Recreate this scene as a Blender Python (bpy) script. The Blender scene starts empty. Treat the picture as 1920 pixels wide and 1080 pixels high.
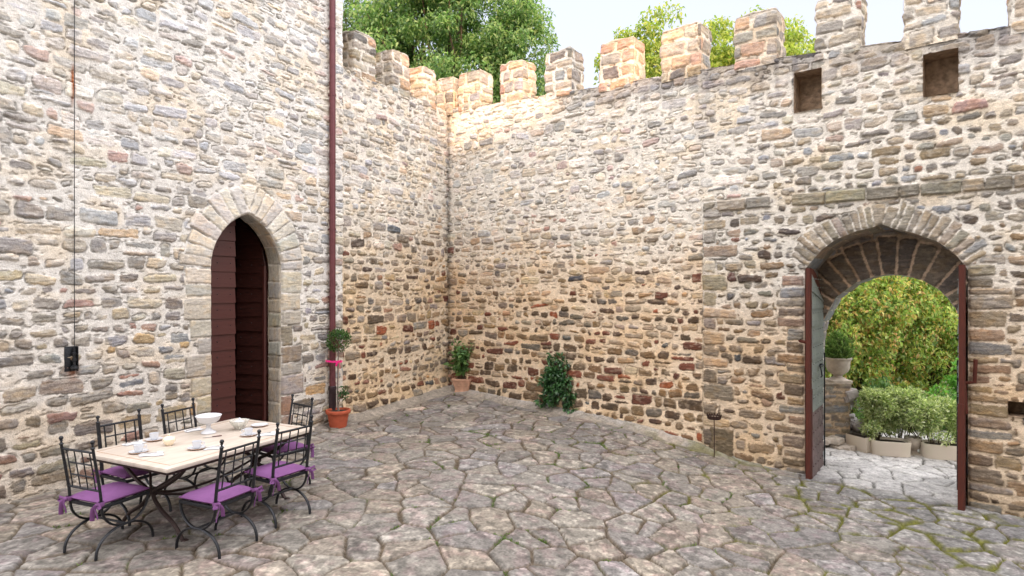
import bpy, bmesh, math, random
import numpy as np
from mathutils import Vector, Matrix

# ------------------------------------------------------------------ camera, sky, sun, exposure
SC = bpy.context.scene
COL = SC.collection
F, CX, HY, CH = 1131.0, 960.0, 545.0, 2.3          # focal length in photo pixels, centre, horizon, eye height
cam_d = bpy.data.cameras.new("camera"); cam = bpy.data.objects.new("camera", cam_d); COL.objects.link(cam)
cam.location = (0, 0, CH); cam.rotation_euler = (math.radians(90), 0, 0)
cam_d.sensor_width = 36; cam_d.lens = F/1920*36; cam_d.shift_y = (HY-540)/1920
cam_d.clip_start = 0.05; cam_d.clip_end = 2000
SC.camera = cam
SUN_EL, SUN_AZ = math.radians(18), math.radians(180-7)     # azimuth clockwise from +Y: behind the camera
W = bpy.data.worlds.new("World"); SC.world = W; W.use_nodes = True
nt = W.node_tree; nt.nodes.clear()
sky = nt.nodes.new("ShaderNodeTexSky"); sky.sky_type = 'NISHITA'; sky.sun_disc = False
sky.sun_elevation = SUN_EL; sky.sun_rotation = SUN_AZ; sky.dust_density = 1.0; sky.ozone_density = 1.0
bg = nt.nodes.new("ShaderNodeBackground"); bg.inputs[1].default_value = 0.15
wo = nt.nodes.new("ShaderNodeOutputWorld")
# bright cloud added overhead and toward the sun as unseen fill, dimmer sky ahead
wtc = nt.nodes.new("ShaderNodeTexCoord"); wdot = nt.nodes.new("ShaderNodeVectorMath"); wdot.operation = 'DOT_PRODUCT'
wdot.inputs[1].default_value = (.0, -.38, .92); nt.links.new(wtc.outputs["Generated"], wdot.inputs[0])
wns = nt.nodes.new("ShaderNodeTexNoise"); wns.inputs["Scale"].default_value = 2.2; wns.inputs["Detail"].default_value = 5
nt.links.new(wtc.outputs["Generated"], wns.inputs["Vector"])
wad = nt.nodes.new("ShaderNodeMath"); wad.operation = 'MULTIPLY_ADD'; wad.inputs[1].default_value = .7
nt.links.new(wns.outputs[0], wad.inputs[0]); nt.links.new(wdot.outputs["Value"], wad.inputs[2])
wmr = nt.nodes.new("ShaderNodeMapRange"); wmr.interpolation_type = 'SMOOTHSTEP'; wmr.inputs[1].default_value = .50; wmr.inputs[2].default_value = 1.15
nt.links.new(wad.outputs[0], wmr.inputs[0])
wmx = nt.nodes.new("ShaderNodeMix"); wmx.data_type = 'RGBA'; wmx.inputs[7].default_value = (6.1, 5.9, 5.9, 1)
wsc = nt.nodes.new("ShaderNodeVectorMath"); wsc.operation = 'SCALE'; wsc.inputs["Scale"].default_value = .62; nt.links.new(sky.outputs[0], wsc.inputs[0])
wvl = nt.nodes.new("ShaderNodeMix"); wvl.data_type = 'RGBA'; wvl.inputs[0].default_value = .8; wvl.inputs[7].default_value = (1.50, 1.44, 1.55, 1)   # thin pale veil of high haze
nt.links.new(wsc.outputs[0], wvl.inputs[6]); nt.links.new(wmr.outputs[0], wmx.inputs[0]); nt.links.new(wvl.outputs[2], wmx.inputs[6])
nt.links.new(wmx.outputs[2], bg.inputs[0]); nt.links.new(bg.outputs[0], wo.inputs[0])
sd = bpy.data.lights.new("sun", 'SUN'); sd.energy = 1.2; sd.angle = math.radians(1.5); sd.color = (1, 0.66, 0.42)
sun = bpy.data.objects.new("sun", sd); COL.objects.link(sun)
SDIR = Vector((math.sin(SUN_AZ)*math.cos(SUN_EL), math.cos(SUN_AZ)*math.cos(SUN_EL), math.sin(SUN_EL)))
sun.rotation_euler = SDIR.to_track_quat('Z', 'Y').to_euler(); sun.location = (4, -20, 12)
vs = SC.view_settings
vs.view_transform = 'Standard'; vs.look = 'None'; vs.gamma = 1; vs.use_curve_mapping = False
vs.exposure = 2.18
vs.use_white_balance = True; vs.white_balance_temperature = 6350; vs.white_balance_tint = 10
SC.cycles.use_denoising = True
SC.cycles.max_bounces = 8

# ------------------------------------------------------------------ frames of the two walls
A0 = np.array([-5.493, 6.471]); dA = np.array([.5105, .8599]); nA = np.array([.8599, -.5105])
B0 = np.array([-1.415, 13.34]); dB = np.array([.7804, -.6253]); nB = np.array([-.6253, -.7804])
A_LEN = 7.988
def on_line(O, d, px):
    u = (px-CX)/F
    s = (u*O[1]-O[0])/(d[0]-u*d[1]); return s, O[1]+s*d[1]
def atA(px, py):
    s, z = on_line(A0, dA, px); return s, CH+(HY-py)*z/F
def atB(px, py, back=0.0):
    s, z = on_line(B0-nB*back, dB, px); return s, CH+(HY-py)*z/F
def PA(s, h, o=0.0): p = A0+dA*s+nA*o; return Vector((p[0], p[1], h))
def PB(s, h, o=0.0): p = B0+dB*s+nB*o; return Vector((p[0], p[1], h))
def atz(px, py, h):
    t = (CH-h)*F/(py-HY); return Vector(((px-CX)/F*t, t, h))
def at_depth(px, py, t): return Vector(((px-CX)/F*t, t, CH+(HY-py)*t/F))
_gx = np.array([-9, 3, 4, 5, 5.8, 6.6, 7.5, 9.5, 14.])
_gz = np.array([0, 0, -.035, -.13, -.27, -.365, -.405, -.445, -.5])
def gz(X, Y):
    d = (X-A0[0])*nA[0]+(Y-A0[1])*nA[1]
    z = sum(np.interp(d+k, _gx, _gz) for k in (-.5, -.25, 0, .25, .5))/5
    r = np.sqrt((X-B0[0])**2+(Y-B0[1])**2)
    return z + .13*np.clip(1-r/3.2, 0, 1)**1.5
def ground(px, py):
    h = 0.0
    for _ in range(12):
        p = atz(px, py, h); h = float(gz(p.x, p.y))
    return atz(px, py, h)

# ------------------------------------------------------------------ numpy noise
_tab = np.random.RandomState(7).rand(64, 64, 8)
def vnoise(x, y, seed=0):
    x = np.asarray(x)+seed*17.31; y = np.asarray(y)+seed*9.77
    xi = np.floor(x).astype(np.int64); yi = np.floor(y).astype(np.int64)
    fx = x-xi; fy = y-yi; fx = fx*fx*(3-2*fx); fy = fy*fy*(3-2*fy)
    T = _tab[:, :, seed % 8]; a = xi % 64; b = yi % 64; a1 = (xi+1) % 64; b1 = (yi+1) % 64
    return (T[a, b]*(1-fx)+T[a1, b]*fx)*(1-fy)+(T[a, b1]*(1-fx)+T[a1, b1]*fx)*fy
def fbm(x, y, octs=3, seed=0):
    v = 0; a = .5; t = 0
    for k in range(octs):
        v = v+a*vnoise(x*2**k, y*2**k, seed+k*3); t += a; a *= .5
    return v/t
def sstep(a, b, x):
    t = np.clip((x-a)/(b-a), 0, 1); return t*t*(3-2*t)

# ------------------------------------------------------------------ object helpers
def link(o, parent=None, label=None, cat=None, group=None, kind=None):
    COL.objects.link(o)
    if parent is not None: o.parent = parent
    return tag(o, label, cat, group, kind)
def tag(o, label=None, cat=None, group=None, kind=None):
    if label: o["label"] = label
    if cat: o["category"] = cat
    if group: o["group"] = group
    if kind: o["kind"] = kind
    return o
def thing(name, label, cat, loc=(0, 0, 0), rz=0, group=None):
    o = bpy.data.objects.new(name, None); o.location = loc; o.rotation_euler = (0, 0, rz); o.empty_display_size = .1
    return link(o, None, label, cat, group)
def copy_tree(o, parent=None):
    c = o.copy(); COL.objects.link(c)
    if parent is not None: c.parent = parent
    for ch in o.children: copy_tree(ch, c)
    return c
def np_mesh(name, V, Q, C=None, mat=None, smooth=True):
    """V (n,3), Q (m,k) faces, C (n,3) colours"""
    me = bpy.data.meshes.new(name); V = np.ascontiguousarray(V, np.float32); Q = np.asarray(Q, np.int32)
    k = Q.shape[1]
    me.vertices.add(len(V)); me.vertices.foreach_set("co", V.ravel())
    me.loops.add(Q.size); me.loops.foreach_set("vertex_index", Q.ravel())
    me.polygons.add(len(Q)); me.polygons.foreach_set("loop_start", np.arange(0, Q.size, k, dtype=np.int32))
    me.update(calc_edges=True); me.validate()
    me.polygons.foreach_set("use_smooth", np.full(len(me.polygons), smooth, dtype=bool))
    if C is not None:
        at = me.color_attributes.new("Col", 'FLOAT_COLOR', 'POINT')
        c4 = np.ones((len(V), 4), np.float32); c4[:, :3] = C; at.data.foreach_set("color", c4.ravel())
    if mat: me.materials.append(mat)
    return me

# ------------------------------------------------------------------ materials
def lin(r, g, b):
    f = lambda c: (c/255/12.92) if c/255 <= .04045 else ((c/255+.055)/1.055)**2.4
    return (f(r), f(g), f(b))
def new_mat(name):
    m = bpy.data.materials.new(name); m.use_nodes = True; n = m.node_tree; p = n.nodes["Principled BSDF"]; return m, n, p
def masonry_mat(name, rough=.95, fine=70, coarse=14, bump=.5, var=.22):
    m, n, p = new_mat(name); N = n.nodes.new; L = n.links.new
    a = N("ShaderNodeAttribute"); a.attribute_name = "Col"
    tc = N("ShaderNodeTexCoord")
    n1 = N("ShaderNodeTexNoise"); n1.inputs["Scale"].default_value = fine; n1.inputs["Detail"].default_value = 3
    n2 = N("ShaderNodeTexNoise"); n2.inputs["Scale"].default_value = coarse; n2.inputs["Detail"].default_value = 4
    L(tc.outputs["Object"], n1.inputs["Vector"]); L(tc.outputs["Object"], n2.inputs["Vector"])
    add = N("ShaderNodeMath"); add.operation = 'ADD'; L(n1.outputs[0], add.inputs[0]); L(n2.outputs[0], add.inputs[1])
    mr = N("ShaderNodeMapRange"); mr.inputs[1].default_value = .6; mr.inputs[2].default_value = 1.4
    mr.inputs[3].default_value = 1-var; mr.inputs[4].default_value = 1+var; L(add.outputs[0], mr.inputs[0])
    mx = N("ShaderNodeVectorMath"); mx.operation = 'SCALE'; L(a.outputs["Color"], mx.inputs[0]); L(mr.outputs[0], mx.inputs["Scale"])
    L(mx.outputs[0], p.inputs["Base Color"]); p.inputs["Roughness"].default_value = rough
    p.inputs["Specular IOR Level"].default_value = .25
    b = N("ShaderNodeBump"); b.inputs["Strength"].default_value = bump; b.inputs["Distance"].default_value = .012
    L(add.outputs[0], b.inputs["Height"]); L(b.outputs[0], p.inputs["Normal"])
    return m
def plain_mat(name, col, rough=.6, metal=0, var=.12, scale=20, bump=.1, dist=.004, spec=.5, col2=None, stretch=(1, 1, 1)):
    m, n, p = new_mat(name); N = n.nodes.new; L = n.links.new
    tc = N("ShaderNodeTexCoord"); mp = N("ShaderNodeMapping"); mp.inputs["Scale"].default_value = stretch
    L(tc.outputs["Object"], mp.inputs[0])
    nz = N("ShaderNodeTexNoise"); nz.inputs["Scale"].default_value = scale; nz.inputs["Detail"].default_value = 5
    L(mp.outputs[0], nz.inputs["Vector"])
    cr = N("ShaderNodeValToRGB"); c2 = col2 or tuple(min(1, c*(1+var)) for c in col)
    cr.color_ramp.elements[0].position = .3; cr.color_ramp.elements[1].position = .7
    cr.color_ramp.elements[0].color = (*[c*(1-var) for c in col], 1); cr.color_ramp.elements[1].color = (*c2, 1)
    L(nz.outputs[0], cr.inputs[0]); L(cr.outputs[0], p.inputs["Base Color"])
    p.inputs["Roughness"].default_value = rough; p.inputs["Metallic"].default_value = metal; p.inputs["Specular IOR Level"].default_value = spec
    b = N("ShaderNodeBump"); b.inputs["Strength"].default_value = bump; b.inputs["Distance"].default_value = dist
    L(nz.outputs[0], b.inputs["Height"]); L(b.outputs[0], p.inputs["Normal"])
    return m
def leaf_mat(name, rough=.5, trans=.45, spec=.35):
    m, n, p = new_mat(name); N = n.nodes.new; L = n.links.new
    a = N("ShaderNodeAttribute"); a.attribute_name = "Col"
    L(a.outputs["Color"], p.inputs["Base Color"]); p.inputs["Roughness"].default_value = rough; p.inputs["Specular IOR Level"].default_value = spec
    t = N("ShaderNodeBsdfTranslucent"); sc = N("ShaderNodeVectorMath"); sc.operation = 'MULTIPLY'; sc.inputs[1].default_value = (1.3, 1.5, .7)
    L(a.outputs["Color"], sc.inputs[0]); L(sc.outputs[0], t.inputs["Color"])
    mx = N("ShaderNodeMixShader"); mx.inputs[0].default_value = trans
    L(p.outputs[0], mx.inputs[1]); L(t.outputs[0], mx.inputs[2]); L(mx.outputs[0], n.nodes["Material Output"].inputs[0])
    return m
M_STONE = masonry_mat("rubble masonry", bump=.7, var=.26)
M_DRESS = masonry_mat("dressed sandstone", fine=90, coarse=25, bump=.35, var=.14)
M_PAVE = masonry_mat("flagstone paving", rough=.75, fine=38, coarse=13, bump=.5, var=.48)
M_IRON = plain_mat("dark wrought iron", (.028, .029, .033), .42, .6, .3, 60, .15, .001)
M_TIRON = plain_mat("brown iron", (.035, .02, .018), .5, .5, .3, 60, .15, .001)
M_LEAF = leaf_mat("leaves")
M_GLOSSLEAF = leaf_mat("glossy leaves", .28, .2, .6)
M_BARK = plain_mat("bark", (.09, .065, .045), .9, 0, .4, 25, .6, .02)
# ------------------------------------------------------------------ masonry engine: stones in a height field
PAL_A = [((150, 143, 134), 5), ((165, 155, 140), 4), ((138, 133, 130), 4), ((152, 152, 155), 2.4), ((136, 139, 146), 1.0), ((176, 162, 136), 4),
         ((190, 160, 118), .8), ((158, 124, 112), .5), ((170, 140, 126), .8), ((128, 120, 112), 1.4), ((186, 178, 164), 2.5), ((172, 172, 176), 1.5)]
PAL_LOW = [((122, 108, 92), 5), ((104, 94, 84), 4), ((138, 122, 98), 4), ((112, 112, 112), 2.2), ((112, 76, 68), 2.0), ((132, 86, 74), 1.6),
           ((96, 84, 78), 3), ((150, 128, 100), 2), ((160, 96, 70), .4), ((90, 100, 112), .6)]
PAL_TOP = [((176, 166, 152), 5), ((160, 153, 144), 4), ((186, 170, 148), 4), ((196, 184, 166), 3), ((156, 156, 156), 1.2), ((180, 154, 124), 1), ((166, 130, 118), .6), ((128, 122, 116), 2)]
PAL_DRESS = [((194, 184, 164), 4), ((186, 178, 162), 4), ((178, 172, 162), 3), ((190, 176, 158), 2)]
PAL_GREY = [((152, 146, 136), 4), ((138, 132, 124), 3), ((158, 145, 124), 4), ((144, 147, 152), 2), ((124, 116, 106), 1.5), ((160, 140, 122), 1.5)]
def pick(pal, rng, k=1.0):
    w = np.array([p[1] for p in pal], float); c = pal[rng.choice(len(pal), p=w/w.sum())][0]
    j = rng.normal(0, .06); c = np.array(lin(*c))*(1+j)*k*STONE_K
    c = c*.86+c.mean()*.14; return np.clip(c*(1+rng.normal(0, .02, 3)), .01, .8)
STONE_K = .98          # photo values are brighter than the stone itself
MORT_TOP = np.array(lin(228, 221, 210))*.98
MORT_LOW = np.array(lin(216, 194, 166))*.84

def rect(x0, x1, z0, z1, rng=None, j=.0):
    q = np.array([[x0, z0], [x1, z0], [x1, z1], [x0, z1]], float)
    if rng is not None: q += rng.uniform(-j, j, q.shape)
    return q
def rubble(x0, x1, z0, z1, rng, mh=.17, gap=.04, wmul=1.0):
    out = []; z = z0
    while z < z1:
        h = mh*rng.choice([.72, .86, 1.0, 1.12, 1.32], p=[.07, .18, .33, .28, .14])*rng.uniform(.92, 1.08); x = x0-rng.uniform(0, .4)
        while x < x1:
            w = h*rng.choice([.8, 1.1, 1.5, 1.9, 2.5, 3.1], p=[.12, .24, .30, .21, .10, .03])*wmul*rng.uniform(.9, 1.15)
            w = max(.08, min(w, .44)); r = rng.rand()
            g = gap*rng.uniform(.65, 1.35)
            dz = rng.uniform(-.018, .018)
            if r < .08 and h > .14:
                k = rng.uniform(.4, .6)
                out.append(rect(x, x+w, z+dz, z+dz+h*k-g*.7, rng, .012)); out.append(rect(x+rng.uniform(-.02, .02), x+w*rng.uniform(.7, 1), z+dz+h*k, z+dz+h-g, rng, .012))
            elif r < .20:
                hh = h*rng.uniform(.3, .6); w = max(.08, w*.45); zc = z+rng.uniform(0, h-hh)
                out.append(rect(x, x+w, zc, zc+hh, rng, .012))
            elif r < .22: w = w*.5
            else:
                sh = h*max(0, rng.uniform(-.25, .16)); zz = z+rng.uniform(0, sh) if sh > 0 else z
                q = rect(x, x+w, zz+dz, zz+dz+h-g-sh, rng, .02); q[:, 1] += (q[:, 0]-x)*rng.normal(0, .05)
                if rng.rand() < .65:           # lop a corner or two
                    k = rng.randint(4); a, b, c = q[k-1], q[k], q[(k+1) % 4]; t = rng.uniform(.15, .4)
                    p1 = b+(a-b)*t*rng.uniform(.5, 1); p2 = b+(c-b)*t
                    q = np.array([v for i in range(4) for v in ([p1, p2] if i == k else [q[i]])])
                out.append(q)
            x += w+g
        z += h
    return out

class Field:
    def __init__(s, x0, x1, z0, z1, res, warp=.018, seed=1):
        s.res = res; s.nx = int(round((x1-x0)/res))+1; s.nz = int(round((z1-z0)/res))+1
        s.x = np.linspace(x0, x1, s.nx); s.z = np.linspace(z0, z1, s.nz); s.X, s.Z = np.meshgrid(s.x, s.z)
        s.x0, s.z0 = x0, z0; s.seed = seed
        X, Z = s.X, s.Z
        s.WX = X+warp*2*(fbm(X/.16, Z/.16, 3, seed)-.5)+warp*.6*(vnoise(X/.03, Z/.02, seed+5)-.5)
        s.WZ = Z+warp*1.6*(fbm(X/.16, Z/.16, 3, seed+2)-.5)+warp*.9*(vnoise(X/.03, Z/.02, seed+6)-.5)+.07*(fbm(X/1.6, Z/.9, 2, seed+4)-.5)
        s.D = np.full(X.shape, .2); s.ID = np.full(X.shape, -1, np.int32); s.info = []
        s.block = np.full(X.shape, -1.)           # > 0 where later stones may not enter
    def add(s, q, col, prot=.0, rough=1., warp=True, rnd=.010, tilt=(0, 0)):
        q = np.asarray(q, float); m = .06
        i0 = max(0, int((q[:, 0].min()-m-s.x0)/s.res)); i1 = min(s.nx, int((q[:, 0].max()+m-s.x0)/s.res)+2)
        j0 = max(0, int((q[:, 1].min()-m-s.z0)/s.res)); j1 = min(s.nz, int((q[:, 1].max()+m-s.z0)/s.res)+2)
        if i1-i0 < 2 or j1-j0 < 2: return
        sl = (slice(j0, j1), slice(i0, i1))
        px = s.WX[sl] if warp is True else s.X[sl]+(s.WX[sl]-s.X[sl])*warp
        pz = s.WZ[sl] if warp is True else s.Z[sl]+(s.WZ[sl]-s.Z[sl])*warp
        c = q.mean(0); area = 0; acc = 0; n = len(q)
        for k in range(n):
            a, b = q[k], q[(k+1) % n]; e = b-a; L = math.hypot(*e)
            if L < 1e-4: continue
            nx, nz = e[1]/L, -e[0]/L
            if (c[0]-a[0])*nx+(c[1]-a[1])*nz > 0: nx, nz = -nx, -nz
            acc = acc+np.exp(np.clip(((px-a[0])*nx+(pz-a[1])*nz)/rnd, -30, 30))
        d = np.maximum(rnd*np.log(acc), s.block[sl])
        w = d < s.D[sl]; s.D[sl][w] = d[w]; s.ID[sl][w] = len(s.info)
        s.info.append((c[0], c[1], prot, rough, tilt[0], tilt[1], *col))
    def close(s):                                  # priority stones are laid: keep the rubble off them
        s.block = np.maximum(s.block, .024-s.D)
    def close_region(s, d):                         # d < 0 inside: rubble stays out
        s.block = np.maximum(s.block, -d)
    def finish(s, mort, mort_noise=1., smear=.006, col_zone=None, relief=1.0):
        X, Z, sd = s.X, s.Z, s.seed; D = s.D
        I = np.array(s.info if s.info else [(0,)*9]); ID = np.maximum(s.ID, 0)
        g = lambda k: I[ID, k]
        fine = fbm(X/.02, Z/.012, 2, sd+1); med = fbm(X/.07, Z/.035, 3, sd+2); big = fbm(X/.5, Z/.35, 3, sd+3)
        strata = fbm(X/.11+med*.8, Z/.016, 3, sd+7)
        D2 = D+smear*1.9*(med-.5)+smear*1.2*(fine-.5)
        st = sstep(.0025, -.0035, D2)
        lump = sstep(.006, -.02, D2)
        h_st = (.007+g(2)*1.3+g(4)*(X-g(0))+g(5)*(Z-g(1)))*lump+(strata-.5)*.016*g(3)*lump+(fine-.5)*.004*g(3)
        h_m = (med-.5)*.008*mort_noise+(fine-.5)*.005*mort_noise+(big-.5)*.03
        pits = sstep(.68, .82, fbm(X/.06, Z/.03, 2, sd+9))*(1-st)*.016*mort_noise
        under = sstep(.018, .0, D)*(1-st)*sstep(.46, .7, fbm(X/.18, Z/.1, 2, sd+11))*.028        # raked joint beside some stones, also darkened for shading lines
        H = (h_st*st+h_m*1.0-pits-under)*relief
        col = np.stack([g(6), g(7), g(8)], -1)
        alt = np.array([1.18, 1.05, .86]); dark = np.array([.72, .72, .76])
        t1 = sstep(.5, .66, fbm(X/.13, Z/.07, 2, sd+13))[..., None]*.8; t2 = sstep(.54, .66, strata)[..., None]
        col = col*(1+t1*(alt-1)*.8)*(1+t2*(dark-1)*.85)*(.82+.36*fine[..., None])
        pale = sstep(.56, .72, med)[..., None]*.4; col = col*(1-pale)+(col*.5+mort*.45)*pale
        mc = mort*(.82+.2*med+.14*fine+.12*(big-.5))[..., None]
        mc = mc*(1-np.array([.05, .12, .22])*sstep(.5, .75, big)[..., None])
        C = mc*(1-st[..., None])+col*st[..., None]
        C = C*(1-.35*sstep(.0, .012, pits+under*.7)[..., None])  # shading lines painted into pits and raked joints
        if col_zone is not None: C = col_zone(s, C, st)
        return H, np.clip(C, .005, .9)

def grid_obj(name, P, C, mask, mat, parent, hole=None, **kw):
    """P (nz,nx,3), mask (nz-1,nx-1) True=keep"""
    nz, nx = P.shape[:2]; idx = np.arange(nz*nx).reshape(nz, nx)
    q = np.stack([idx[:-1, :-1], idx[:-1, 1:], idx[1:, 1:], idx[1:, :-1]], -1)[mask]
    used = np.zeros(nz*nx, bool); used[q.ravel()] = True
    remap = np.cumsum(used)-1
    me = np_mesh(name, P.reshape(-1, 3)[used], remap[q], C.reshape(-1, 3)[used], mat)
    o = bpy.data.objects.new(name, me); link(o, parent, **kw); return o
def cut(f, Dh):
    """Dh>0 inside the hole. returns keep mask and snapped X,Z"""
    gz_, gx_ = np.gradient(Dh, f.res); gl = np.sqrt(gx_**2+gz_**2)+1e-6
    cen = (Dh[:-1, :-1]+Dh[1:, :-1]+Dh[:-1, 1:]+Dh[1:, 1:])/4; keep = cen < 0
    k = np.zeros(Dh.shape, int); r = np.zeros(Dh.shape, int)
    for a in (0, 1):
        for b in (0, 1):
            k[a:Dh.shape[0]-1+a, b:Dh.shape[1]-1+b] += keep; r[a:Dh.shape[0]-1+a, b:Dh.shape[1]-1+b] += ~keep
    bd = (k > 0) & (r > 0); X = f.X.copy(); Z = f.Z.copy()
    sh = np.clip(Dh, -f.res*1.2, f.res*1.2)
    X[bd] -= (sh*gx_/gl)[bd]; Z[bd] -= (sh*gz_/gl)[bd]
    return keep, X, Z, bd
def wallP(O, d, n, X, Z, H):
    P = np.empty(X.shape+(3,)); P[..., 0] = O[0]+d[0]*X+n[0]*H; P[..., 1] = O[1]+d[1]*X+n[1]*H; P[..., 2] = Z; return P
def in_poly_d(X, Z, poly):
    """signed distance to a polygon: >0 inside"""
    poly = np.asarray(poly); n = len(poly); D = np.full(X.shape, 1e9); ins = np.zeros(X.shape, bool)
    for k in range(n):
        a, b = poly[k], poly[(k+1) % n]; e = b-a
        t = np.clip(((X-a[0])*e[0]+(Z-a[1])*e[1])/(e@e), 0, 1)
        D = np.minimum(D, (X-a[0]-t*e[0])**2+(Z-a[1]-t*e[1])**2)
        c = ((a[1] > Z) != (b[1] > Z)) & (X < (b[0]-a[0])*(Z-a[1])/(b[1]-a[1]+1e-12)+a[0]); ins ^= c
    D = np.sqrt(D); return np.where(ins, D, -D)
def strip_patch(name, path, depth, O, d, n, pal, mat, parent, seed, blocks, mort, res=.014, back=0., ext0=0.0, kcol=1.0, gap=.014, **kw):
    """masonry on the reveal of an opening: path [(s,z)] goes round it, depth into the wall. Normal faces the opening."""
    path = np.asarray(path, float); seg = np.sqrt((np.diff(path, axis=0)**2).sum(1)); cum = np.r_[0, np.cumsum(seg)]; L = cum[-1]
    f = Field(0, L, 0, depth, res, .010, seed); rng = np.random.RandomState(seed)
    for (a, b, c0, c1) in blocks(L, depth, rng):
        f.add(rect(a+gap/2, b-gap/2, c0+gap/2, c1-gap/2, rng, .006), pick(pal, rng, kcol), rng.uniform(0, .01), .6, rnd=.006)
    H, C = f.finish(mort, .6, .003)
    ps = np.interp(f.X, cum, path[:, 0]); pz = np.interp(f.X, cum, path[:, 1])
    e = .03; tx = np.interp(f.X+e, cum, path[:, 0])-np.interp(f.X-e, cum, path[:, 0]); tz = np.interp(f.X+e, cum, path[:, 1])-np.interp(f.X-e, cum, path[:, 1])
    l = np.sqrt(tx**2+tz**2)+1e-9; cen = path.mean(0)
    nx_, nz_ = tz/l, -tx/l
    sg = np.sign((cen[0]-ps)*nx_+(cen[1]-pz)*nz_); sg[sg == 0] = 1; m = np.sign(sg.mean()) or 1
    H = H*sstep(0, .03, f.Z)*.7
    ps = ps+nx_*m*H; pz = pz+nz_*m*H; o = -back-f.Z
    P = np.empty(ps.shape+(3,)); P[..., 0] = O[0]+d[0]*ps+n[0]*o; P[..., 1] = O[1]+d[1]*ps+n[1]*o; P[..., 2] = pz
    return grid_obj(name, P, C, np.ones((f.nz-1, f.nx-1), bool), mat, parent, **kw)

# ------------------------------------------------------------------ generic small-mesh builder
class MB:
    def __init__(s): s.v = []; s.f = []; s.c = []; s.sm = []
    def _add(s, V, Fc, c=None, smooth=True):
        b = len(s.v); s.v += [tuple(v) for v in V]; s.f += [tuple(b+i for i in f) for f in Fc]; s.sm += [smooth]*len(Fc)
        s.c += [c or (1, 1, 1)]*len(V); return s
    def box(s, a, b, bev=0.0, M=None):
        x0, y0, z0 = a; x1, y1, z1 = b; bv = bev
        bm = bmesh.new(); bmesh.ops.create_cube(bm, size=1)
        for v in bm.verts: v.co = Vector(((x0+x1)/2+v.co.x*(x1-x0), (y0+y1)/2+v.co.y*(y1-y0), (z0+z1)/2+v.co.z*(z1-z0)))
        if bv: bmesh.ops.bevel(bm, geom=bm.edges[:], offset=bv, segments=2, affect='EDGES', profile=.6)
        bm.verts.index_update()
        V = [(M @ v.co if M else v.co) for v in bm.verts]; s._add(V, [[v.index for v in f.verts] for f in bm.faces], None, False); bm.free(); return s
    def tube(s, pts, r, n=8, cap=True, flat=None):
        """swept tube; r number or list; flat=(a,b) gives a rectangular-ish section"""
        pts = [Vector(p) for p in pts]; m = len(pts); R = r if isinstance(r, (list, tuple)) else [r]*m
        V = []; up = None
        for i, p in enumerate(pts):
            t = (pts[min(i+1, m-1)]-pts[max(i-1, 0)]).normalized()
            if up is None:
                up = Vector((0, 0, 1)) if abs(t.z) < .9 else Vector((1, 0, 0))
            u = (up-t*up.dot(t)).normalized(); up = u; w = t.cross(u)
            for k in range(n):
                a = 2*math.pi*k/n
                if flat: V.append(p+u*math.cos(a)*flat[0]+w*math.sin(a)*flat[1])
                else: V.append(p+(u*math.cos(a)+w*math.sin(a))*R[i])
        Fc = [(i*n+k, i*n+(k+1) % n, (i+1)*n+(k+1) % n, (i+1)*n+k) for i in range(m-1) for k in range(n)]
        if cap: Fc += [tuple(range(n))[::-1], tuple((m-1)*n+k for k in range(n))]
        return s._add(V, Fc)
    def lathe(s, prof, n=24, c=(0, 0, 0), sq=None, M=None, wav=None):
        V = []
        for (r, z) in prof:
            for k in range(n):
                a = 2*math.pi*k/n; rr = r*(1+(wav[0]*math.cos(wav[1]*a) if wav else 0))
                v = Vector((c[0]+rr*math.cos(a), c[1]+rr*math.sin(a), c[2]+z)); V.append(M @ v if M else v)
        m = len(prof); Fc = [(i*n+k, i*n+(k+1) % n, (i+1)*n+(k+1) % n, (i+1)*n+k) for i in range(m-1) for k in range(n)]
        if prof[0][0] > 1e-4: Fc.append(tuple(range(n))[::-1])
        if prof[-1][0] > 1e-4: Fc.append(tuple((m-1)*n+k for k in range(n)))
        return s._add(V, Fc)
    def ball(s, c, r, n=10, sc=(1, 1, 1)):
        prof = [(max(1e-5, r*math.sin(math.pi*i/n)), -r*math.cos(math.pi*i/n)) for i in range(n+1)]
        V = []; 
        for (rr, z) in prof:
            for k in range(n*2):
                a = math.pi*k/n; V.append((c[0]+rr*math.cos(a)*sc[0], c[1]+rr*math.sin(a)*sc[1], c[2]+z*sc[2]))
        m = n*2; return s._add(V, [(i*m+k, i*m+(k+1) % m, (i+1)*m+(k+1) % m, (i+1)*m+k) for i in range(n) for k in range(m)])
    def build(s, name, mat, parent=None, colors=False, flat=False, **kw):
        me = bpy.data.meshes.new(name); me.from_pydata(s.v, [], s.f); me.validate()
        if len(s.sm) == len(me.polygons) and not flat: me.polygons.foreach_set("use_smooth", s.sm)
        bm = bmesh.new(); bm.from_mesh(me); bmesh.ops.recalc_face_normals(bm, faces=bm.faces[:]); bm.to_mesh(me); bm.free()
        if not flat:
            try: me.set_sharp_from_angle(angle=math.radians(38))
            except Exception: pass
        me.materials.append(mat); o = bpy.data.objects.new(name, me); return link(o, parent, **kw)

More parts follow.
